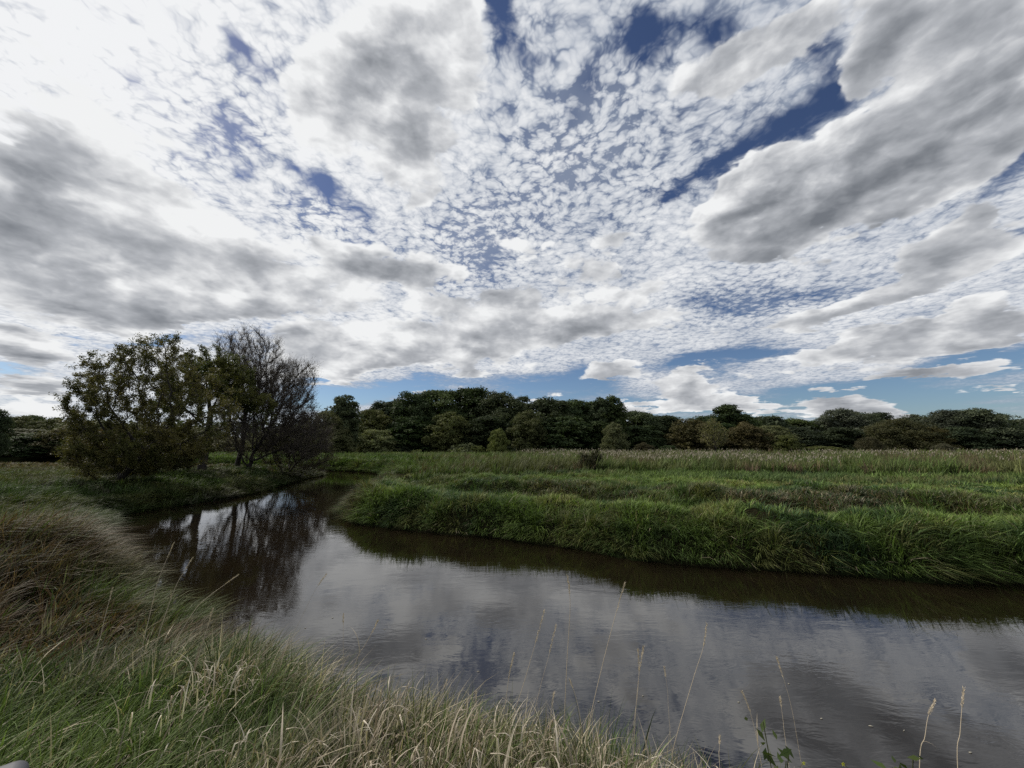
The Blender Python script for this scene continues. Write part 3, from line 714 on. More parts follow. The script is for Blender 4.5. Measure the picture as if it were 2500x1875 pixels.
def twigs(N, par, r, sel, per, ln, rad, up=0.3, spread=0.8, segs=3, outward=None):
    idx = np.repeat(sel, per); m = len(idx)
    P = N[idx] + rng.normal(0, .03, (m, 3))
    d = unit(N[idx] - N[np.maximum(par[idx], 0)] + 1e-6) * 1.0 + unit(rng.normal(size=(m, 3))) * spread + np.array([0, 0, up])
    d = unit(d); L = ln * rng.uniform(.4, 1.2, m); A = P; tips = [P]; Vs = []; Fs = []; nb = 0; pts = []
    for k in range(segs):
        d = unit(d + rng.normal(0, .18, (m, 3)) + np.array([0, 0, up * .3])); B = A + d * (L / segs)[:, None]
        V, F = tubes(A, B, np.full(m, rad * (1 - k / segs * .6)), np.full(m, rad * (1 - (k + 1) / segs * .65)), 3)
        Vs.append(V); Fs.append(F + nb); nb += len(V)
        pts.append((A + B) / 2); pts.append(B); A = B
    return np.concatenate(Vs), np.concatenate(Fs), np.concatenate(pts)

def drop(Vs):
    """join [(V, F)...]"""
    V = []; F = []; n = 0
    for v, f in Vs: V.append(v); F.append(f + n); n += len(v)
    return np.concatenate(V), np.concatenate(F)

# --- the near trees on the left bank -----------------------------------
def near_tree(name, loc, trunk, blobs, nat, label, cat='tree', group=None, step=.4, infl=3, kill=.75, tip=.016, trunk_r=.22, grav=0.05,
              tw=(4, .8, .008, .3, .8), leaves=None, twig_from=0.04, leafshare=1.0):
    loc = np.array((loc[0], loc[1], float(ground_z([loc[0]], [loc[1]])[0]) - 0.12))
    e = empty(name, tuple(loc)); tag(e, label, cat, group)
    A = np.concatenate([ellip(int(nat * w), c, rr) for c, rr, w in blobs])
    A = A[A[:, 2] > 0.25]
    N, par = colonize(trunk, A, step=step, infl=infl, kill=kill, grav=grav)
    V, F, r, kids = skeleton_mesh(N, par, tip, trunk_r=trunk_r)
    obj('trunk', mesh('trunk', V, [F], M_BARK, smooth=True), e)
    fine = np.where((r < twig_from) & (np.arange(len(N)) > len(trunk)))[0]
    V2, F2, pts = twigs(N, par, r, fine, tw[0], tw[1], tw[2], tw[3], tw[4])
    tw_o = obj('twigs', mesh('twigs', V2, [F2], M_TWIG), e)
    if leaves:
        n, size, cA, cB, aspect, hfun = leaves
        if hfun is not None: pts = pts[hfun(pts) > rng.random(len(pts))]
        k = rng.integers(0, len(pts), n); P = pts[k] + rng.normal(0, size * .7, (n, 3))
        nm = rng.normal(size=(n, 3)) + np.array([0, 0, .8])
        cl = fbm(pts[k][:, 0] + pts[k][:, 2] * .7, pts[k][:, 1] + pts[k][:, 2], .8, 3, 5)
        col = cmix(np.array(cA), np.array(cB), sstep(.35, .65, cl + rng.normal(0, .08, n))) * rng.uniform(.7, 1.3, (n, 1))
        V3, F3, C3 = leaf_cards(P, size * rng.uniform(.6, 1.3, n), nm, col, aspect)
        obj('crown', mesh('crown', V3, [F3], M_HERO, C3), e)
    return e

# leaning box elder at the water's edge
near_tree('leafy_tree', (-23.4, 23.2), [(0, 0, 0), (.35, .1, .5), (.75, .15, 1.0), (1.1, .2, 1.55), (1.4, .2, 2.1)],
          [((0.6, 0.3, 5.6), (3.6, 3.0, 3.2), .45), ((1.8, .2, 7.0), (1.9, 2, 2.3), .2), ((-1.2, .4, 4.6), (2.2, 2.2, 3.2), .2), ((4.0, .4, 4.4), (2.4, 2.2, 3.0), .2), ((1.0, .2, 2.3), (4.0, 2.8, 1.7), .5), ((-2.5, .3, 6.2), (.9, 1, 1.5), .05), ((-2.9, .3, 4.0), (1.2, 1.2, 1.2), .05)],
          1900, 'leaning olive leaved tree with low spreading branches, leftmost of the trees on the left bank', trunk_r=.17,
          tw=(4, .6, .009, .2, .9), leaves=(112000, .11, (.062, .066, .019), (.125, .110, .038), .45, lambda p: .35 + .5 * sstep(3.6, 2.0, p[:, 2]) + .9 * sstep(.40, .6, fbm(p[:, 0] + p[:, 2] * .5, p[:, 2] - p[:, 1] * .4, .55, 3, 8))))
# dark trunked tree next to it, leafy top
near_tree('leafy_tree', (-25.6, 32.5), [(0, 0, 0), (-.05, 0, .8), (.05, 0, 1.6), (-.1, 0, 2.4), (.1, 0, 3.3), (.05, .1, 4.2)],
          [((0.3, 0, 8.0), (3.2, 2.8, 2.6), .5), ((-1.8, 0, 7.0), (3.0, 2.4, 2.6), .3), ((3.2, 0, 5.6), (2.6, 2.2, 1.8), .18), ((-1.0, 0, 9.6), (1.8, 1.6, 1.3), .15), ((-3.4, 0, 4.4), (2.8, 2.4, 2.0), .3), ((4.5, -.5, 3.6), (2.4, 2, .9), .12)],
          1100, 'dark upright trunked tree with olive green leafy top and bare lower limbs', trunk_r=.29, step=.45, infl=3.4, kill=.85,
          tw=(3, .7, .011, .2, .9), leaves=(78000, .135, (.052, .068, .021), (.105, .106, .032), .5, lambda p: sstep(4.2, 7.2, p[:, 2] + .4 * p[:, 0] * 0) * (.25 + sstep(.42, .58, fbm(p[:, 0], p[:, 2], .5, 3, 18)))))
# tall, nearly bare willow behind
LW = ((.085, .070, .055), (.130, .110, .085))
near_tree('bare_tree', (-26.6, 38.0), [(0, 0, 0), (.05, 0, .8), (.2, 0, 1.6), (.3, 0, 2.5), (.35, 0, 3.4)],
          [((0.2, 0, 8.8), (3.8, 2.8, 4.2), .6), ((-.2, 0, 11.6), (3.2, 2.4, 2.2), .3), ((3.2, 0, 8.0), (2.6, 2.2, 3.2), .25)],
          1900, 'tallest tree on the left bank, nearly bare with a rounded haze of fine twigs', trunk_r=.20, step=.42, infl=3.2, kill=.7, grav=.18,
          tw=(13, 1.15, .010, .45, .8), leaves=(9000, .12, LW[0], LW[1], .4, None))
# many stemmed willow to the right of it, leaning over the river
def multi(stems):
    return stems
near_tree('bare_tree', (-24.6, 36.6), [(0, 0, 0), (.1, 0, .35)],
          [((0.3, 0, 5.2), (3.6, 2.6, 4.8), .5), ((2.8, 0, 5.6), (3.0, 2.4, 4.6), .45), ((4.9, 0, 3.0), (2.6, 2.2, 2.4), .3), ((-1.2, 0, 8.2), (1.8, 1.8, 2.4), .15), ((4.8, 0, 8.4), (1.0, .9, 2.0), .07)],
          2300, 'many stemmed nearly bare willow fanning out low on the bank, beside the tallest tree', trunk_r=.18, step=.4, infl=2.6, kill=.62, grav=.14,
          tw=(13, 1.1, .010, .42, .8), leaves=(30000, .12, LW[0], LW[1], .4, None))
# lower brown bush reaching over the water at the point
near_tree('bare_shrub', (-21.9, 38.6), [(0, 0, 0), (.1, 0, .3)],
          [((0.2, 0, 3.2), (3.4, 2.4, 3.4), .7), ((2.2, -.3, 1.6), (2.4, 2.0, 1.5), .4)],
          900, 'low brown twiggy shrub hanging over the water at the tip of the left bank', cat='shrub', trunk_r=.12, step=.35, infl=2.4, kill=.6, grav=.05,
          tw=(6, .9, .010, .25, .8), leaves=(19000, .13, (.060, .050, .030), (.090, .085, .035), .45, None))
# dense olive shrub low behind the leaning tree, and a reddish one at its left
near_tree('leafy_shrub', (-27.6, 28.0), [(0, 0, 0), (0, 0, .3)],
          [((0, 0, 1.9), (3.6, 2.4, 1.9), .7), ((2.4, 0, 1.4), (2.6, 2, 1.4), .3)],
          700, 'low dense olive shrub on the left, behind the leaning tree', cat='shrub', trunk_r=.10, step=.35, infl=2.4, kill=.65,
          tw=(4, .6, .008, .2, .9), leaves=(30000, .15, (.055, .060, .020), (.085, .060, .030), .5, None))

# --- the wood -----------------------------------------------------------
def crown_mesh(seed, H, Wd, nclump, per, size, cA, cB, low=0.12, shape=1.0, flat=0.0, open_=0.0):
    """a crown of leaf clumps filling an uneven envelope; H total height, Wd crown width, trunk base at 0"""
    g = np.random.default_rng(seed)
    # big round lobes, each covered with leaf clumps
    nb = int(g.integers(8, 12)); th0 = g.uniform(0, 6.28)
    bc = []; br = []
    for b in range(nb):
        f = b / (nb - 1); a = th0 + b * 2.4; hgt = (.30 + .50 * f) + g.uniform(-.05, .05)
        ro = Wd * (.27 * (1 - f ** 2) + .03) * g.uniform(.8, 1.15); R_ = Wd * (.30 - .06 * f) * g.uniform(.85, 1.15)
        bc.append((ro * math.cos(a), ro * math.sin(a), H * hgt)); br.append(R_)
    for b in range(4):
        a = th0 + b * 1.57 + .5; bc.append((Wd * .27 * math.cos(a), Wd * .27 * math.sin(a), H * (low + .16))); br.append(Wd * .25)
    bc = np.array(bc); br = np.array(br)
    lim = H - br * max(1.0, .95 * H / Wd) - H * .04; bc[:, 2] = np.minimum(bc[:, 2], lim); bc[nb - 1, 2] = lim[nb - 1]
    k = g.integers(0, len(bc), nclump * 3)
    dv = unit(g.normal(size=(len(k), 3))); dv[:, 2] = np.where(dv[:, 2] < -.5, -dv[:, 2], dv[:, 2])
    q = bc[k] + dv * br[k][:, None] * np.array([1, 1, max(1.0, .95 * H / Wd)])
    dd = np.sqrt(((q[:, None] - bc[None]) ** 2).sum(2)) / br[None]
    q = q[dd.min(1) > .80][:nclump]; nclump = len(q)
    cs = (H * Wd) ** .5 * .092 * g.uniform(.7, 1.5, nclump)
    cx, cyy, z = q[:, 0], q[:, 1], np.clip(q[:, 2], cs * .5, None)
    idx = np.repeat(np.arange(nclump), per); m = len(idx)
    v = unit(g.normal(size=(m, 3))); v[:, 2] = np.where(v[:, 2] < -.35, -v[:, 2], v[:, 2])
    r = cs[idx] * (0.62 + .38 * g.random(m)) * np.array(1.0)
    P = np.stack([cx, cyy, z], 1)[idx] + v * r[:, None] * np.array([1.05, 1.05, .95])
    P += g.normal(0, cs.mean() * .10, (m, 3))
    kk = P[:, 2] > .15
    P = P[kk]; v = v[kk]; idx = idx[kk]; m = len(P)
    tone = g.random(nclump)[idx]
    col = cmix(np.array(cA), np.array(cB), tone) * g.uniform(.75, 1.3, (m, 1))
    V, F, C = leaf_cards(P, size * g.uniform(.6, 1.4, m), v + g.normal(0, .45, (m, 3)), col, .8, -.12)
    # darker leaves deep inside the lobes
    mi = 150 * len(bc); k = g.integers(0, len(bc), mi); dv = unit(g.normal(size=(mi, 3))) * (g.random(mi) ** .4 * .72)[:, None]
    Pi = bc[k] + dv * br[k][:, None] * np.array([1, 1, max(1.0, .95 * H / Wd)]); Pi = Pi[Pi[:, 2] > .3]; mi = len(Pi)
    V2, F2, C2 = leaf_cards(Pi, size * 2.4 * g.uniform(.7, 1.4, mi), g.normal(size=(mi, 3)), cmix(np.array(cA), np.array(cB), g.random(mi)), .8)
    V = np.concatenate([V, V2]); F = np.concatenate([F, F2 + 4 * m]); C = np.concatenate([C, C2])
    # trunk and limbs
    tz = low * H + .45 * H
    T = [(np.array([[0, 0, -.2]]), np.array([[.05 * Wd * .2, 0, tz]]), np.array([H * .022]), np.array([H * .010]))]
    k = g.choice(nclump, min(nclump, 22), replace=False)
    A = np.stack([np.zeros(len(k)), np.zeros(len(k)), np.minimum(z[k] * .55, tz)], 1); B = np.stack([cx[k], cyy[k], z[k]], 1)
    T.append((A, B, np.full(len(k), H * .009), np.full(len(k), H * .003)))
    tv = drop([tubes(a, b, ra, rb, 6) for a, b, ra, rb in T])
    return (V, F, C), tv

OAK = ((.032, .050, .017), (.068, .088, .028)); DKG = ((.024, .039, .015), (.048, .066, .024)); OLV = ((.068, .076, .026), (.104, .104, .036))
GRY = ((.050, .062, .034), (.080, .092, .052)); RUS = ((.064, .058, .022), (.092, .076, .028)); YEL = ((.115, .135, .034), (.170, .180, .050))
protos = {}
def proto(kind, k):
    key = (kind, k)
    if key in protos: return protos[key]
    if kind == 'oak': a = crown_mesh(100 + k, 16, 11 + k % 3, 190, 105, .36, *OAK, low=.06)
    elif kind == 'dark': a = crown_mesh(200 + k, 16, 9.5 + k % 2, 180, 105, .36, *DKG, low=.03)
    elif kind == 'olive': a = crown_mesh(300 + k, 10, 7.5 + k % 2, 110, 110, .25, *OLV, low=.03)
    elif kind == 'grey': a = crown_mesh(400 + k, 14, 11, 160, 110, .32, *GRY, low=.02)
    elif kind == 'slim': a = crown_mesh(500 + k, 12, 5.0, 70, 110, .28, *OAK, low=.12)
    elif kind == 'willow': a = crown_mesh(600 + k, 9, 11, 150, 110, .22, (.066, .066, .032), (.090, .082, .040), low=.02)
    elif kind == 'rust': a = crown_mesh(700 + k, 8, 6.5, 100, 110, .22, *RUS, low=.02)
    elif kind == 'yellow': a = crown_mesh(800 + k, 6, 5.4, 80, 120, .17, *YEL, low=.04)
    elif kind == 'bush': a = crown_mesh(900 + k, 2.6, 5.2, 34, 130, .16, *YEL, low=.0)
    elif kind == 'darkbush': a = crown_mesh(950 + k, 3.0, 5.6, 36, 130, .18, *DKG, low=.0)
    (V, F, C), (tv, tf) = a
    protos[key] = (mesh('crown', V, [F], M_LEAF, C), mesh('trunk', tv, [tf], M_BARK, smooth=True))
    return protos[key]
BASEH = dict(oak=16, dark=16, olive=10, grey=14, slim=12, willow=9, rust=8, yellow=6, bush=2.6, darkbush=3.0)
BASEW = dict(oak=12, dark=10, olive=8, grey=11, slim=5, willow=11, rust=6.5, yellow=5.4, bush=5.2, darkbush=5.6)

def put_tree(kind, u, vtop, Y, wpx, label, group=None, k=0, name='tree', cat='tree', base=None, z0=None):
    d = ray(u, vtop); t = Y / d[1]; x = d[0] * t; ztop = CAM_H + d[2] * t
    if z0 is None: z0 = 1.2
    H = max(ztop - z0, .8) / .97; W = wpx / FOC * Y * 1.0
    e = empty(name, (x, Y, z0), rng.uniform(0, 6.28)); tag(e, label, cat, group)
    s = H / BASEH[kind]; sx = W / BASEW[kind]
    cm, tm = proto(kind, k)
    c = bpy.data.objects.new('crown', cm); link(c, e); tr = bpy.data.objects.new('trunk', tm); link(tr, e)
    e.scale = (sx, sx, s)
    return e

# silhouette of the wood: x and top in the photograph, kind, distance, width, and the label of each tree
WOOD = [
    ('slim', 845, 968, 78, 62, 'slender dark tree standing apart at the left end of the wood'),
    ('olive', 800, 1010, 74, 70, 'thin olive tree behind the tip of the left bank'),
    ('olive', 905, 1005, 92, 95, 'dull olive tree at the left edge of the dark wood'),
    ('dark', 950, 982, 100, 110, 'dark rounded tree, first of the big ones at the left of the wood'),
    ('oak', 1010, 966, 98, 105, 'dark tree with a stepped top between the first big tree and the high group'),
    ('oak', 1070, 958, 102, 115, 'broad dark tree just left of the highest tree of the wood'),
    ('dark', 1155, 949, 104, 120, 'highest tree of the wood, with a knobbly top'),
    ('oak', 1215, 964, 100, 110, 'dark domed tree just right of the highest tree'),
    ('slim', 1275, 974, 103, 70, 'narrow topped dark tree between two domed trees'),
    ('oak', 1338, 979, 98, 120, 'big dark tree with grey green highlights near the middle of the wood'),
    ('dark', 1398, 982, 101, 95, 'dark round tree right of the big middle tree'),
    ('slim', 1437, 986, 104, 60, 'small headed dark tree in a dip of the skyline'),
    ('slim', 1467, 974, 97, 50, 'thin tree, left one of the pair with ragged tops'),
    ('slim', 1496, 972, 96, 50, 'thin tree, right one of the pair with ragged tops'),
    ('oak', 1550, 1008, 104, 95, 'lower dark tree just right of the ragged pair'),
    ('dark', 1618, 1016, 108, 100, 'low dark tree between the ragged pair and the pointed tree'),
    ('rust', 1683, 1026, 92, 85, 'brownish olive tree standing in front of the low dark wood'),
    ('dark', 1722, 1017, 112, 80, 'dark tree behind and left of the pointed tree'),
    ('slim', 1778, 990, 100, 78, 'pointed dark tree rising above the wood right of centre'),
    ('oak', 1815, 1016, 106, 60, 'small crowned tree touching the right side of the pointed tree'),
    ('dark', 1866, 1018, 112, 95, 'dark flat topped tree right of the pointed tree'),
    ('oak', 1935, 1026, 112, 95, 'dark tree before the skyline rises again at the right'),
    ('oak', 1990, 1030, 114, 80, 'low dark tree left of the grey green double crown'),
    ('grey', 2050, 1003, 106, 100, 'grey green tree, left crown of the pair at the right of the wood'),
    ('grey', 2095, 1010, 108, 90, 'grey green tree, right crown of the pair at the right of the wood'),
    ('dark', 2140, 1011, 114, 80, 'dark tree behind the brown willow bush'),
    ('willow', 2185, 1030, 92, 130, 'big rounded olive brown willow at the right'),
    ('grey', 2245, 1017, 110, 95, 'grey leaved tree right of the olive brown willow'),
    ('grey', 2310, 1006, 100, 110, 'broad pale grey green tree, left part of the big right hand mass'),
    ('grey', 2375, 1003, 98, 125, 'broadest grey green tree of the right hand mass'),
    ('dark', 2425, 1012, 102, 80, 'dark tree closing the right hand mass'),
    ('grey', 2490, 1027, 108, 110, 'grey green tree cut by the right edge'),
    ('grey', 2590, 1030, 108, 120, 'grey green tree beyond the right edge'),
    # second row in front, lower
    ('olive', 1100, 1012, 90, 95, 'mid green lower tree in front of the highest trees'),
    ('olive', 1285, 1010, 88, 75, 'olive mottled tree standing before the middle of the wood'),
    ('dark', 1010, 1020, 92, 110, 'very dark tree low in front of the stepped top'),
    ('dark', 1200, 1018, 92, 110, 'very dark lower tree in front of the domed tree'),
    ('dark', 1370, 1020, 92, 120, 'very dark lower tree in front of the big middle tree'),
    ('dark', 1460, 1030, 94, 90, 'very dark lower tree in front of the ragged pair'),
    ('dark', 1560, 1040, 96, 90, 'very dark tree behind the orange bush'),
    ('rust', 1815, 1035, 90, 75, 'olive brown tree just right of the lone sapling'),
    ('olive', 1880, 1042, 92, 90, 'dull green rounded tree in front of the flat topped tree'),
    ('dark', 1760, 1035, 96, 80, 'dark tree directly behind the lone sapling'),
    ('dark', 1950, 1045, 98, 100, 'low dark tree under the dip at the right of centre'),
    ('dark', 2050, 1045, 96, 100, 'dark tree at the foot of the grey green pair'),
    ('rust', 2265, 1048, 90, 80, 'dark brown bushy tree right of the willow'),
    ('dark', 2330, 1045, 94, 100, 'dark tree at the foot of the broad grey green trees'),
    ('dark', 2430, 1045, 94, 110, 'darkest low tree near the right edge'),
    ('dark', 2530, 1045, 94, 100, 'low dark tree at the right edge'),
    # far left
    ('dark', -8, 1003, 60, 50, 'black green tree cut by the left edge'),
    ('olive', 60, 1050, 76, 150, 'low olive thicket closing the left meadow'),
    ('dark', 120, 1058, 70, 120, 'low brown thicket in front of the far left hedge'),
    ('olive', 40, 1022, 95, 80, 'low olive tree beyond the left meadow at the left edge'),
    ('oak', 82, 1017, 110, 52, 'round dark tree standing clear in the far left hedge'),
    ('olive', 130, 1028, 90, 90, 'dull brown green bushy tree left of the leaning tree'),
    ('rust', 175, 1040, 70, 80, 'reddish brown bush behind the left meadow'),
    ('olive', 250, 1030, 80, 120, 'olive tree seen through the leaning tree'),
    ('olive', 345, 1035, 84, 120, 'olive tree far behind the two leafy trees'),
    ('willow', 560, 1070, 84, 150, 'pale olive thicket seen under the bare trees'),
    ('olive', 450, 1045, 84, 120, 'olive tree far behind the dark trunk'),
    ('olive', 680, 1050, 84, 120, 'olive tree far behind the many stemmed willow'),
    ('olive', 760, 1040, 84, 90, 'olive tree behind the low shrub at the bank tip'),
]
for i, (kind, u, v, Y, w, lab) in enumerate(WOOD):
    put_tree(kind, u, v, Y, w * (1.22 if u < 1900 else 1.04), lab, 'trees of the wood beyond the meadow' if u > 780 else 'trees beyond the left meadow', k=i % 3, name='tree')
SHRUBS = [
    ('yellow', 915, 1052, 84, 88, 'yellow green small tree in front of the left end of the wood', 'small_tree', 'tree'),
    ('yellow', 1216, 1050, 80, 44, 'narrow pale green young tree before the middle of the wood', 'small_tree', 'tree'),
    ('olive', 1497, 1036, 78, 56, 'slim olive sapling with thin crown right of the middle', 'small_tree', 'tree'),
    ('bush', 1130, 1086, 84, 64, 'light green low bush, left one of the two before the highest trees', 'bush', 'bush'),
    ('bush', 1166, 1090, 83, 34, 'light green low bush, right one of the two before the highest trees', 'bush', 'bush'),
    ('darkbush', 1240, 1092, 84, 64, 'grey green bush at the foot of the narrow young tree', 'bush', 'bush'),
    ('bush', 1286, 1094, 84, 30, 'small light bush right of the narrow young tree', 'bush', 'bush'),
    ('darkbush', 1390, 1096, 84, 60, 'dark low bush at the edge of the reeds left of the round shrub', 'bush', 'bush'),
    ('bush', 1018, 1099, 84, 30, 'small pale bush at the foot of the dark wood', 'bush', 'bush'),
    ('darkbush', 985, 1092, 86, 44, 'grey green bush right of the yellow green small tree', 'bush', 'bush'),
    ('olive', 822, 1060, 72, 80, 'rounded olive bush above the river bend', 'bush', 'bush'),
    ('rust', 1572, 1082, 84, 40, 'orange brown bush in front of the low dark wood', 'bush', 'bush'),
    ('darkbush', 1632, 1090, 84, 50, 'grey bush right of the orange brown bush', 'bush', 'bush'),
    ('olive', 1918, 1066, 84, 54, 'pale grey green round bush right of the lone sapling', 'bush', 'bush'),
    ('willow', 2122, 1070, 82, 44, 'brownish round bush left of the big willow', 'bush', 'bush'),
    ('willow', 2302, 1085, 80, 34, 'small brownish bush under the broad grey green trees', 'bush', 'bush'),
    ('olive', 2000, 1090, 84, 90, 'low green thicket in front of the grey green pair', 'bush', 'bush'),
]
for i, (kind, u, v, Y, w, lab, nm, cat) in enumerate(SHRUBS):
    put_tree(kind, u, v, Y, w * 1.1, lab, None, k=i % 2, name=nm, cat=cat)

# dark understorey closing the gaps under the trees
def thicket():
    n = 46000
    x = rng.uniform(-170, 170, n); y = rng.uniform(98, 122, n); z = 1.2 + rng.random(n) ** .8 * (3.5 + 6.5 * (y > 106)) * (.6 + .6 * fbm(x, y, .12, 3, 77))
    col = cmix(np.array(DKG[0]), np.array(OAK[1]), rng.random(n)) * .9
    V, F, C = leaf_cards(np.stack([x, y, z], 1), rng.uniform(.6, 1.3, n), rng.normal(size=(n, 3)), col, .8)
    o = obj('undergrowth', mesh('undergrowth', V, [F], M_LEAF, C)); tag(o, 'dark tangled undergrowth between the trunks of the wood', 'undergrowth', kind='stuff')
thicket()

# dark round shrub in the meadow and the lone sapling in the reeds
near_tree('dark_shrub', (5.4, 26.8), [(0, 0, 0), (0, 0, .2)], [((-.1, 0, .6), (.85, .8, .6), .7), ((.3, 0, 1.0), (.5, .5, .55), .3), ((-.45, 0, .95), (.3, .3, .5), .12)], 420,
          'dark round leafy shrub alone at the front of the reeds', cat='shrub', trunk_r=.05, step=.16, infl=1.0, kill=.26, tip=.008,
          tw=(3, .3, .005, .2, .9), leaves=(7000, .10, (.024, .028, .014), (.045, .045, .022), .6, None))
near_tree('sapling', (29.2, 56), [(0, 0, 0), (0, 0, .6), (.05, 0, 1.2)], [((0, 0, 3.4), (1.9, 1.5, 1.9), .8), ((0, 0, 4.8), (.9, .9, 1.0), .2)], 420,
          'lone small tree with sparse yellowish crown rising from the reeds', cat='tree', trunk_r=.09, step=.25, infl=1.5, kill=.45, tip=.014,
          tw=(3, .7, .010, .3, .9), leaves=(2600, .17, (.13, .13, .05), (.19, .175, .08), .6, None))
# ------------------------------------------------------------------ single plants in front, things on the water, the rail
def at(u, v, Y):
    d = ray(u, v); t = Y / d[1]
    return np.array((d[0] * t, Y, CAM_H + d[2] * t))

M_STALK = leaf_mat('dry_stalk', 0.1, rough=0.6)
STALK = np.array((.44, .37, .27))
def spline(P, n):
    P = np.array(P, float); t = np.linspace(0, len(P) - 1, n); out = []
    for q in t:
        i = min(int(q), len(P) - 2); f = q - i
        p0 = P[max(i - 1, 0)]; p1 = P[i]; p2 = P[i + 1]; p3 = P[min(i + 2, len(P) - 1)]
        out.append(0.5 * (2 * p1 + (p2 - p0) * f + (2 * p0 - 5 * p1 + 4 * p2 - p3) * f * f + (3 * p1 - p0 - 3 * p2 + p3) * f ** 3))
    return np.array(out)

def stalk(path, Y, label, r=.0022, head=.30, col=STALK, name='grass_stalk', leaves=1, dY=.1):
    """path: points from root to tip"""
    pts = [at(u, v, Y + dY * i / max(1, len(path) - 1)) for i, (u, v) in enumerate(path)]
    # carry the stem on down to the ground, a little short of straight
    a = pts[0]; d = (pts[0] - pts[1]); d = d / max(1e-6, np.linalg.norm(d)); d = d * .6 + np.array([0, -.15, -1]) * .4
    g = float(ground_z([a[0]], [a[1]])[0])
    L = max(0.02, (a[2] - max(g, -0.3)) / max(.3, -d[2])); pts = [a + d * L] + pts
    root = pts[0].copy(); e = empty(name, tuple(root)); tag(e, label, 'grass stalk', 'tall dry flower stalks of grass over the water')
    S = spline([p - root for p in pts], 26); n = len(S); rr = np.linspace(r * 1.25, r * .55, n)
    V, F = tubes(S[:-1], S[1:], rr[:-1], rr[1:], 5)
    obj('stem', mesh('stem', V, [F], M_STALK, np.repeat(col[None], len(V), 0), smooth=True), e)
    # spikelets pressed against the top of the stem
    tot = np.linalg.norm(np.diff(S, axis=0), axis=1).sum(); hl = min(head, tot * .5); m = int(90 * hl / .3)
    q = 1 - rng.random(m) * hl / tot; idx = np.clip((q * (n - 1)), 0, n - 1.001); i0 = idx.astype(int); f = (idx - i0)[:, None]
    P = S[i0] * (1 - f) + S[i0 + 1] * f; ax = unit(S[i0 + 1] - S[i0])
    side = unit(rng.normal(size=(m, 3))); P = P + side * .0035
    t = unit(ax + side * .35); sz = rng.uniform(.012, .026, m)[:, None]; w = np.cross(t, unit(rng.normal(size=(m, 3)))) * .0022
    Vh = np.stack([P, P + t * sz * .5 + w, P + t * sz, P + t * sz * .5 - w], 1).reshape(-1, 3); Fh = (np.arange(m) * 4)[:, None] + np.arange(4)
    obj('seed_head', mesh('seed_head', Vh, [Fh], M_STALK, np.repeat(col[None] * 1.15 * rng.uniform(.7, 1.2, (m, 1)), 4, 0)), e)
    if leaves:
        z = rng.uniform(.12, .4, leaves); k = (z * (n - 1)).astype(int); b = S[k]
        V2, F4, F3, C = blades(b[:, 0], b[:, 1], b[:, 2], rng.uniform(.18, .32, leaves), rng.uniform(.006, .010, leaves), rng.uniform(.3, .8, leaves), rng.uniform(0, 6.28, leaves), np.repeat(col[None] * .8, leaves, 0), 5)
        obj('leaf', mesh('leaf', V2, [F4, F3], M_STALK, C), e)
    return e

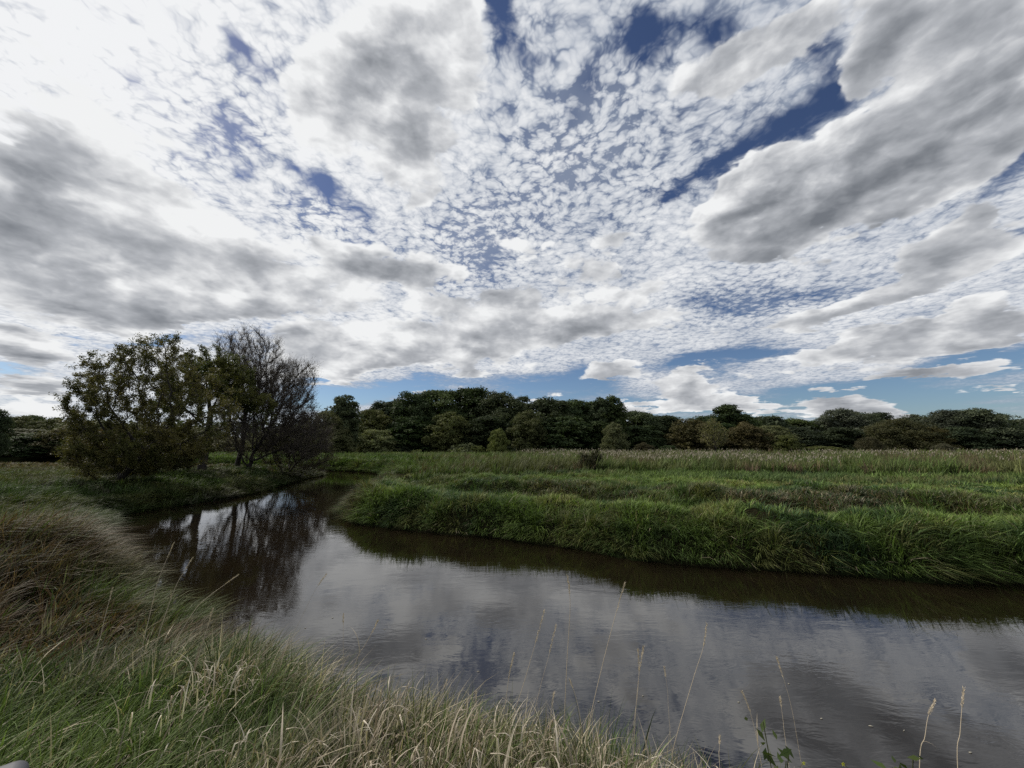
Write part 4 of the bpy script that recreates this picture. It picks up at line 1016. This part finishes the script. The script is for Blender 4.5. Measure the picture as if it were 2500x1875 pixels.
STALKS = [
    ([(1374, 1860), (1384, 1620), (1392, 1480), (1386, 1407)], 3.7, 'tallest straight dry stalk near the middle, its tip over the bright water edge', .0026),
    ([(1420, 1860), (1455, 1690), (1495, 1530), (1525, 1424)], 3.7, 'tall dry stalk leaning right, just right of the tallest one', .0026),
    ([(1235, 1810), (1275, 1680), (1303, 1585), (1329, 1491)], 3.7, 'dry stalk leaning right with its tip left of the tallest one', .0020),
    ([(1298, 1780), (1316, 1690), (1340, 1600), (1357, 1527)], 3.8, 'faint thin stalk directly left of the tallest one', .0015),
    ([(1213, 1830), (1232, 1730), (1243, 1650), (1255, 1597)], 3.6, 'short leaning dry stalk left of the middle group', .0020),
    ([(1547, 1860), (1552, 1740), (1561, 1640), (1571, 1580)], 3.5, 'pale stalk, right one of the forked pair', .0024),
    ([(1545, 1800), (1556, 1700), (1560, 1640), (1558, 1586)], 3.55, 'pale stalk, left one of the forked pair', .0016),
    ([(1640, 1870), (1649, 1808), (1694, 1653), (1717, 1580), (1725, 1523)], 3.6, 'thick pale stalk curving up with a long seed head over the middle of the river', .0028),
    ([(1958, 1873), (1934, 1735), (1914, 1660), (1897, 1607)], 3.6, 'thin dark stalk leaning left above the leafy plant', .0016),
    ([(1856, 1850), (1845, 1790), (1829, 1730), (1812, 1690)], 3.6, 'pale stalk leaning left beside the leafy plant', .0020),
    ([(1918, 1810), (1912, 1760), (1905, 1705)], 3.7, 'short faint stalk between two that lean left', .0018),
    ([(2245, 1870), (2258, 1800), (2266, 1750), (2283, 1710)], 3.3, 'pale stalk bending right near the right end, left one of two', .0028),
    ([(2338, 1872), (2344, 1790), (2348, 1735), (2353, 1680)], 3.3, 'straight pale stalk near the right end, right one of two', .0028),
    ([(1633, 1745), (1630, 1690), (1622, 1629)], 3.9, 'very faint short stalk left of the thick curved one', .0014),
    ([(866, 1625), (888, 1580), (908, 1545), (922, 1516)], 3.9, 'dry stalk leaning right over the grass left of centre', .0024),
    ([(837, 1640), (838, 1570), (838, 1500)], 3.9, 'thin upright stalk beside the leaning one left of centre', .0018),
    ([(366, 1500), (382, 1430), (405, 1370), (424, 1326)], 5.2, 'leaning stalk at the left water edge, first from the left', .0030),
    ([(403, 1503), (430, 1430), (452, 1392), (470, 1362)], 5.2, 'leaning stalk at the left water edge, second from the left', .0030),
    ([(464, 1507), (505, 1460), (545, 1430), (582, 1403)], 5.0, 'long stalk leaning far to the right at the left water edge', .0030),
    ([(480, 1620), (498, 1560), (510, 1520), (519, 1487)], 4.6, 'upright seed headed stalk among the left foreground grass', .0030),
    ([(244, 1560), (258, 1500), (275, 1436)], 5.0, 'upright stalk before the brown grass on the left', .0026),
    ([(529, 1722), (560, 1665), (585, 1630), (598, 1596)], 4.0, 'pale stalk with a thick seed head in the foreground left of the water', .0034),
    ([(680, 1625), (735, 1510), (770, 1440), (797, 1401)], 4.6, 'hair thin stalk leaning right across the water left of centre', .0012),
    ([(1329, 1816), (1343, 1750), (1352, 1692)], 3.6, 'short thin upright stalk below the tallest one', .0016),
    ([(1422, 1790), (1408, 1710), (1392, 1661)], 3.6, 'short stalk leaning left in front of the tallest one', .0020),
    ([(1757, 1868), (1756, 1835), (1757, 1797)], 3.4, 'short stub of pale stalk left of the leafy plant', .0022),
    ([(1162, 1770), (1163, 1730), (1162, 1692)], 3.7, 'short upright stalk at the edge of the foreground grass', .0022),
    ([(1050, 1760), (1075, 1700), (1092, 1660)], 3.8, 'thin stalk leaning right above the straw coloured grass', .0018),
]
for p, Y, lab, r in STALKS:
    stalk(p, Y, lab, r * (1.15 if p[0][0] < 1500 else .9), head=.34 if len(p) > 3 else .2, leaves=1 if r > .0019 else 0)

# low leafy plants at the bottom edge, with yellow flowers
def leafy_plant(u, v, Y, hpx, label, nleaf, flowers, name='leafy_plant'):
    b = at(u, v, Y); top = at(u, v - hpx, Y); H = top[2] - b[2]
    g = min(b[2], 0.25); root = np.array((b[0], b[1], g)); H = top[2] - g
    e = empty(name, tuple(root)); tag(e, label, 'plant')
    St = []; pts = []
    for k in range(3):
        a = rng.uniform(0, 6.28); S = spline([(0, 0, 0), (.03 * math.cos(a), .03 * math.sin(a), H * .5), (.09 * math.cos(a), .09 * math.sin(a), H * (1 - .12 * k))], 14)
        St.append(tubes(S[:-1], S[1:], np.full(13, .004), np.full(13, .003), 5)); pts.append(S[4:])
    V, F = drop(St); obj('stem', mesh('stem', V, [F], M_GRASS, np.repeat(np.array([[.06, .07, .03]]), len(V), 0), smooth=True), e)
    pts = np.concatenate(pts); k = rng.integers(0, len(pts), nleaf); P = pts[k] + rng.normal(0, .05, (nleaf, 3)) * np.array([1, 1, .5])
    V, F, C = leaf_cards(P, rng.uniform(.05, .11, nleaf), rng.normal(0, .5, (nleaf, 3)) + np.array([0, -.3, 1]), cmix(np.array((.045, .075, .02)), np.array((.08, .10, .03)), rng.random(nleaf)), .42, -.15)
    obj('foliage', mesh('foliage', V, [F], M_GRASS, C), e)
    for (fu, fv) in flowers:
        c = at(fu, fv, Y) - root; Vs = []; Fs = []; n = 0
        for j in range(5):
            a = j * 2 * math.pi / 5 + .3; r_ = .016
            q = c + np.array([[0, 0, 0], [r_ * .5 * math.cos(a - .5), -.004, r_ * .5 * math.sin(a - .5)], [r_ * math.cos(a), -.008, r_ * math.sin(a)], [r_ * .5 * math.cos(a + .5), -.004, r_ * .5 * math.sin(a + .5)]])
            Vs.append(q); Fs.append(np.arange(4)[None] + n); n += 4
        S = spline([(0, 0, H * .5), (c[0] * .7, c[1] * .7, H * .5 + (c[2] - H * .5) * .7), c], 8)
        tv, tf = tubes(S[:-1], S[1:], np.full(7, .0016), np.full(7, .0012), 4)
        s_ = obj('flower_stem', mesh('flower_stem', tv, [tf], M_GRASS, np.repeat(np.array([[.07, .09, .03]]), len(tv), 0)), e)
        obj('flower', mesh('flower', np.concatenate(Vs), [np.concatenate(Fs)], M_DRY, np.repeat(np.array([[.62, .60, .05]]), n, 0)), s_)
    return e
leafy_plant(1895, 1875, 3.2, 92, 'leafy green plant at the bottom edge with a small yellow flower, right of centre', 46, [(1961, 1862)])
leafy_plant(2195, 1875, 3.1, 52, 'smaller leafy plant at the bottom edge between two pale stalks', 34, [(2057, 1864)])

# tuft of green grass standing in the shallows at the bottom
def tuft(u, v, Y, n, h, label):
    b = at(u, v, Y); root = np.array((b[0], b[1], max(float(ground_z([b[0]], [b[1]])[0]), -.1)))
    a = rng.uniform(0, 6.28, n); r_ = .12 * np.sqrt(rng.random(n))
    V, F4, F3, C = blades(r_ * np.cos(a), r_ * np.sin(a), np.zeros(n), h * rng.uniform(.5, 1.1, n), rng.uniform(.006, .012, n), rng.uniform(.15, .7, n), a + rng.normal(0, .4, n), np.where((rng.random(n) < .25)[:, None], STRAW[None] * .9, GREEN[None] * rng.uniform(.8, 1.4, (n, 1))), 6)
    o = obj('grass_tuft', mesh('grass_tuft', V, [F4, F3], M_GRASS, C)); o.location = tuple(root)
    tag(o, label, 'grass tuft')
    return o
tuft(1460, 1870, 3.45, 130, 1.0, 'dense green grass tuft at the bottom edge right of the straw grass')
tuft(1610, 1890, 3.3, 36, .8, 'small sparse grass tuft at the bottom edge under the thick curved stalk')
tuft(1960, 1900, 3.1, 22, .9, 'few arching blades at the bottom edge beside the yellow flower')

for u, n, h, lab in [(1330, 16, .85, 'thin grass tuft at the bottom edge under the tallest stalk'), (1265, 20, .9, 'ragged grass tuft at the bottom edge where the straw grass ends'),
                     (1545, 12, .7, 'few grass blades at the bottom edge around the forked pair of stalks'), (1720, 7, .6, 'very few short blades at the bottom edge left of the leafy plant')]:
    tuft(u, 1880, 3.45, n, h, lab)

# pale leaf flecks adrift on the river
M_FLECK = leaf_mat('floating_leaf', 0.0)
FL = [(1168, 1640, 'right of the foreground straw grass'), (1462, 1713, 'left of the thick curved stalk'), (2006, 1755, 'midway between the two leafy plants'), (2126, 1773, 'left of the brightest fleck'),
      (2207, 1784, 'brightest of all, near the right pair of stalks'), (939, 1537, 'above the leaning stalk left of centre'), (1040, 1561, 'in the grey water left of the middle group'), (745, 1534, 'near the left grass edge'),
      (812, 1509, 'upstream near the left grass edge'), (1925, 1670, 'beside the stalks that lean left'), (1803, 1715, 'left of the stalks that lean left'), (2370, 1838, 'in the bottom right corner'), (1570, 1700, 'above the forked pair of stalks')]
for u, v, lab in FL:
    d = ray(u, v); t = CAM_H / -d[2]; m = 7; a = np.sort(rng.uniform(0, 6.28, m)); sx, sy = rng.uniform(.014, .026), rng.uniform(.006, .010)
    Vt = np.stack([np.cos(a) * sx, np.sin(a) * sy, np.full(m, .006)], 1); Vb = Vt.copy(); Vb[:, 2] = .002
    V = np.concatenate([Vt, Vb, [[0, 0, .010]]]); F3 = np.array([[i, (i + 1) % m, 2 * m] for i in range(m)]); F4 = np.array([[i + m, (i + 1) % m + m, (i + 1) % m, i] for i in range(m)])
    o = obj('floating_leaf', mesh('floating_leaf', V, [F3, F4], M_FLECK, np.repeat(np.array([[.28, .26, .21]]), len(V), 0)))
    o.location = (d[0] * t, d[1] * t, 0.0); o.rotation_euler = (0, 0, rng.uniform(-.5, .5))
    tag(o, 'pale leaf fleck floating on the river, ' + lab, 'floating leaf', 'pale leaf flecks adrift on the river')

# grey rail end of the bridge in the bottom left corner
def rail():
    m, g, out = new_mat('grey_rail')
    tc = g.new('ShaderNodeTexCoord').outputs['Object']
    n = g.noise(tc, 40, 5, .6)
    p = g.new('ShaderNodeBsdfPrincipled'); g.l.new(g.mix(n, (.06, .06, .068, 1), (.085, .085, .095, 1)), p.inputs['Base Color']); p.inputs['Roughness'].default_value = .55
    g.l.new(p.outputs[0], out.inputs[0])
    tip = at(8, 1892, 0.80)
    e = empty('bridge_rail', (tip[0] - .5, tip[1] - .55, 1.35)); tag(e, 'grey rounded rail end poking in at the bottom left corner', 'rail')
    def rbox(name, c, s, bev, rz=0):
        import bmesh
        bm = bmesh.new(); bmesh.ops.create_cube(bm, size=1); bmesh.ops.scale(bm, vec=s, verts=bm.verts)
        bmesh.ops.bevel(bm, geom=bm.edges[:], offset=bev, segments=5, affect='EDGES', profile=.5)
        me = bpy.data.meshes.new(name); bm.to_mesh(me); bm.free(); me.materials.append(m)
        for q in me.polygons: q.use_smooth = True
        o = obj(name, me, e); o.location = c; o.rotation_euler = (0, 0, rz)
    zt = tip[2] - 1.35
    rbox('top_rail', (.5 - .45, .55 - .43, zt - .035), (.14, 1.3, .05), .022, R(-46))
    rbox('post', (-.05, .02, zt - .06 - .55), (.09, .09, 1.1), .015, R(-46))
rail()
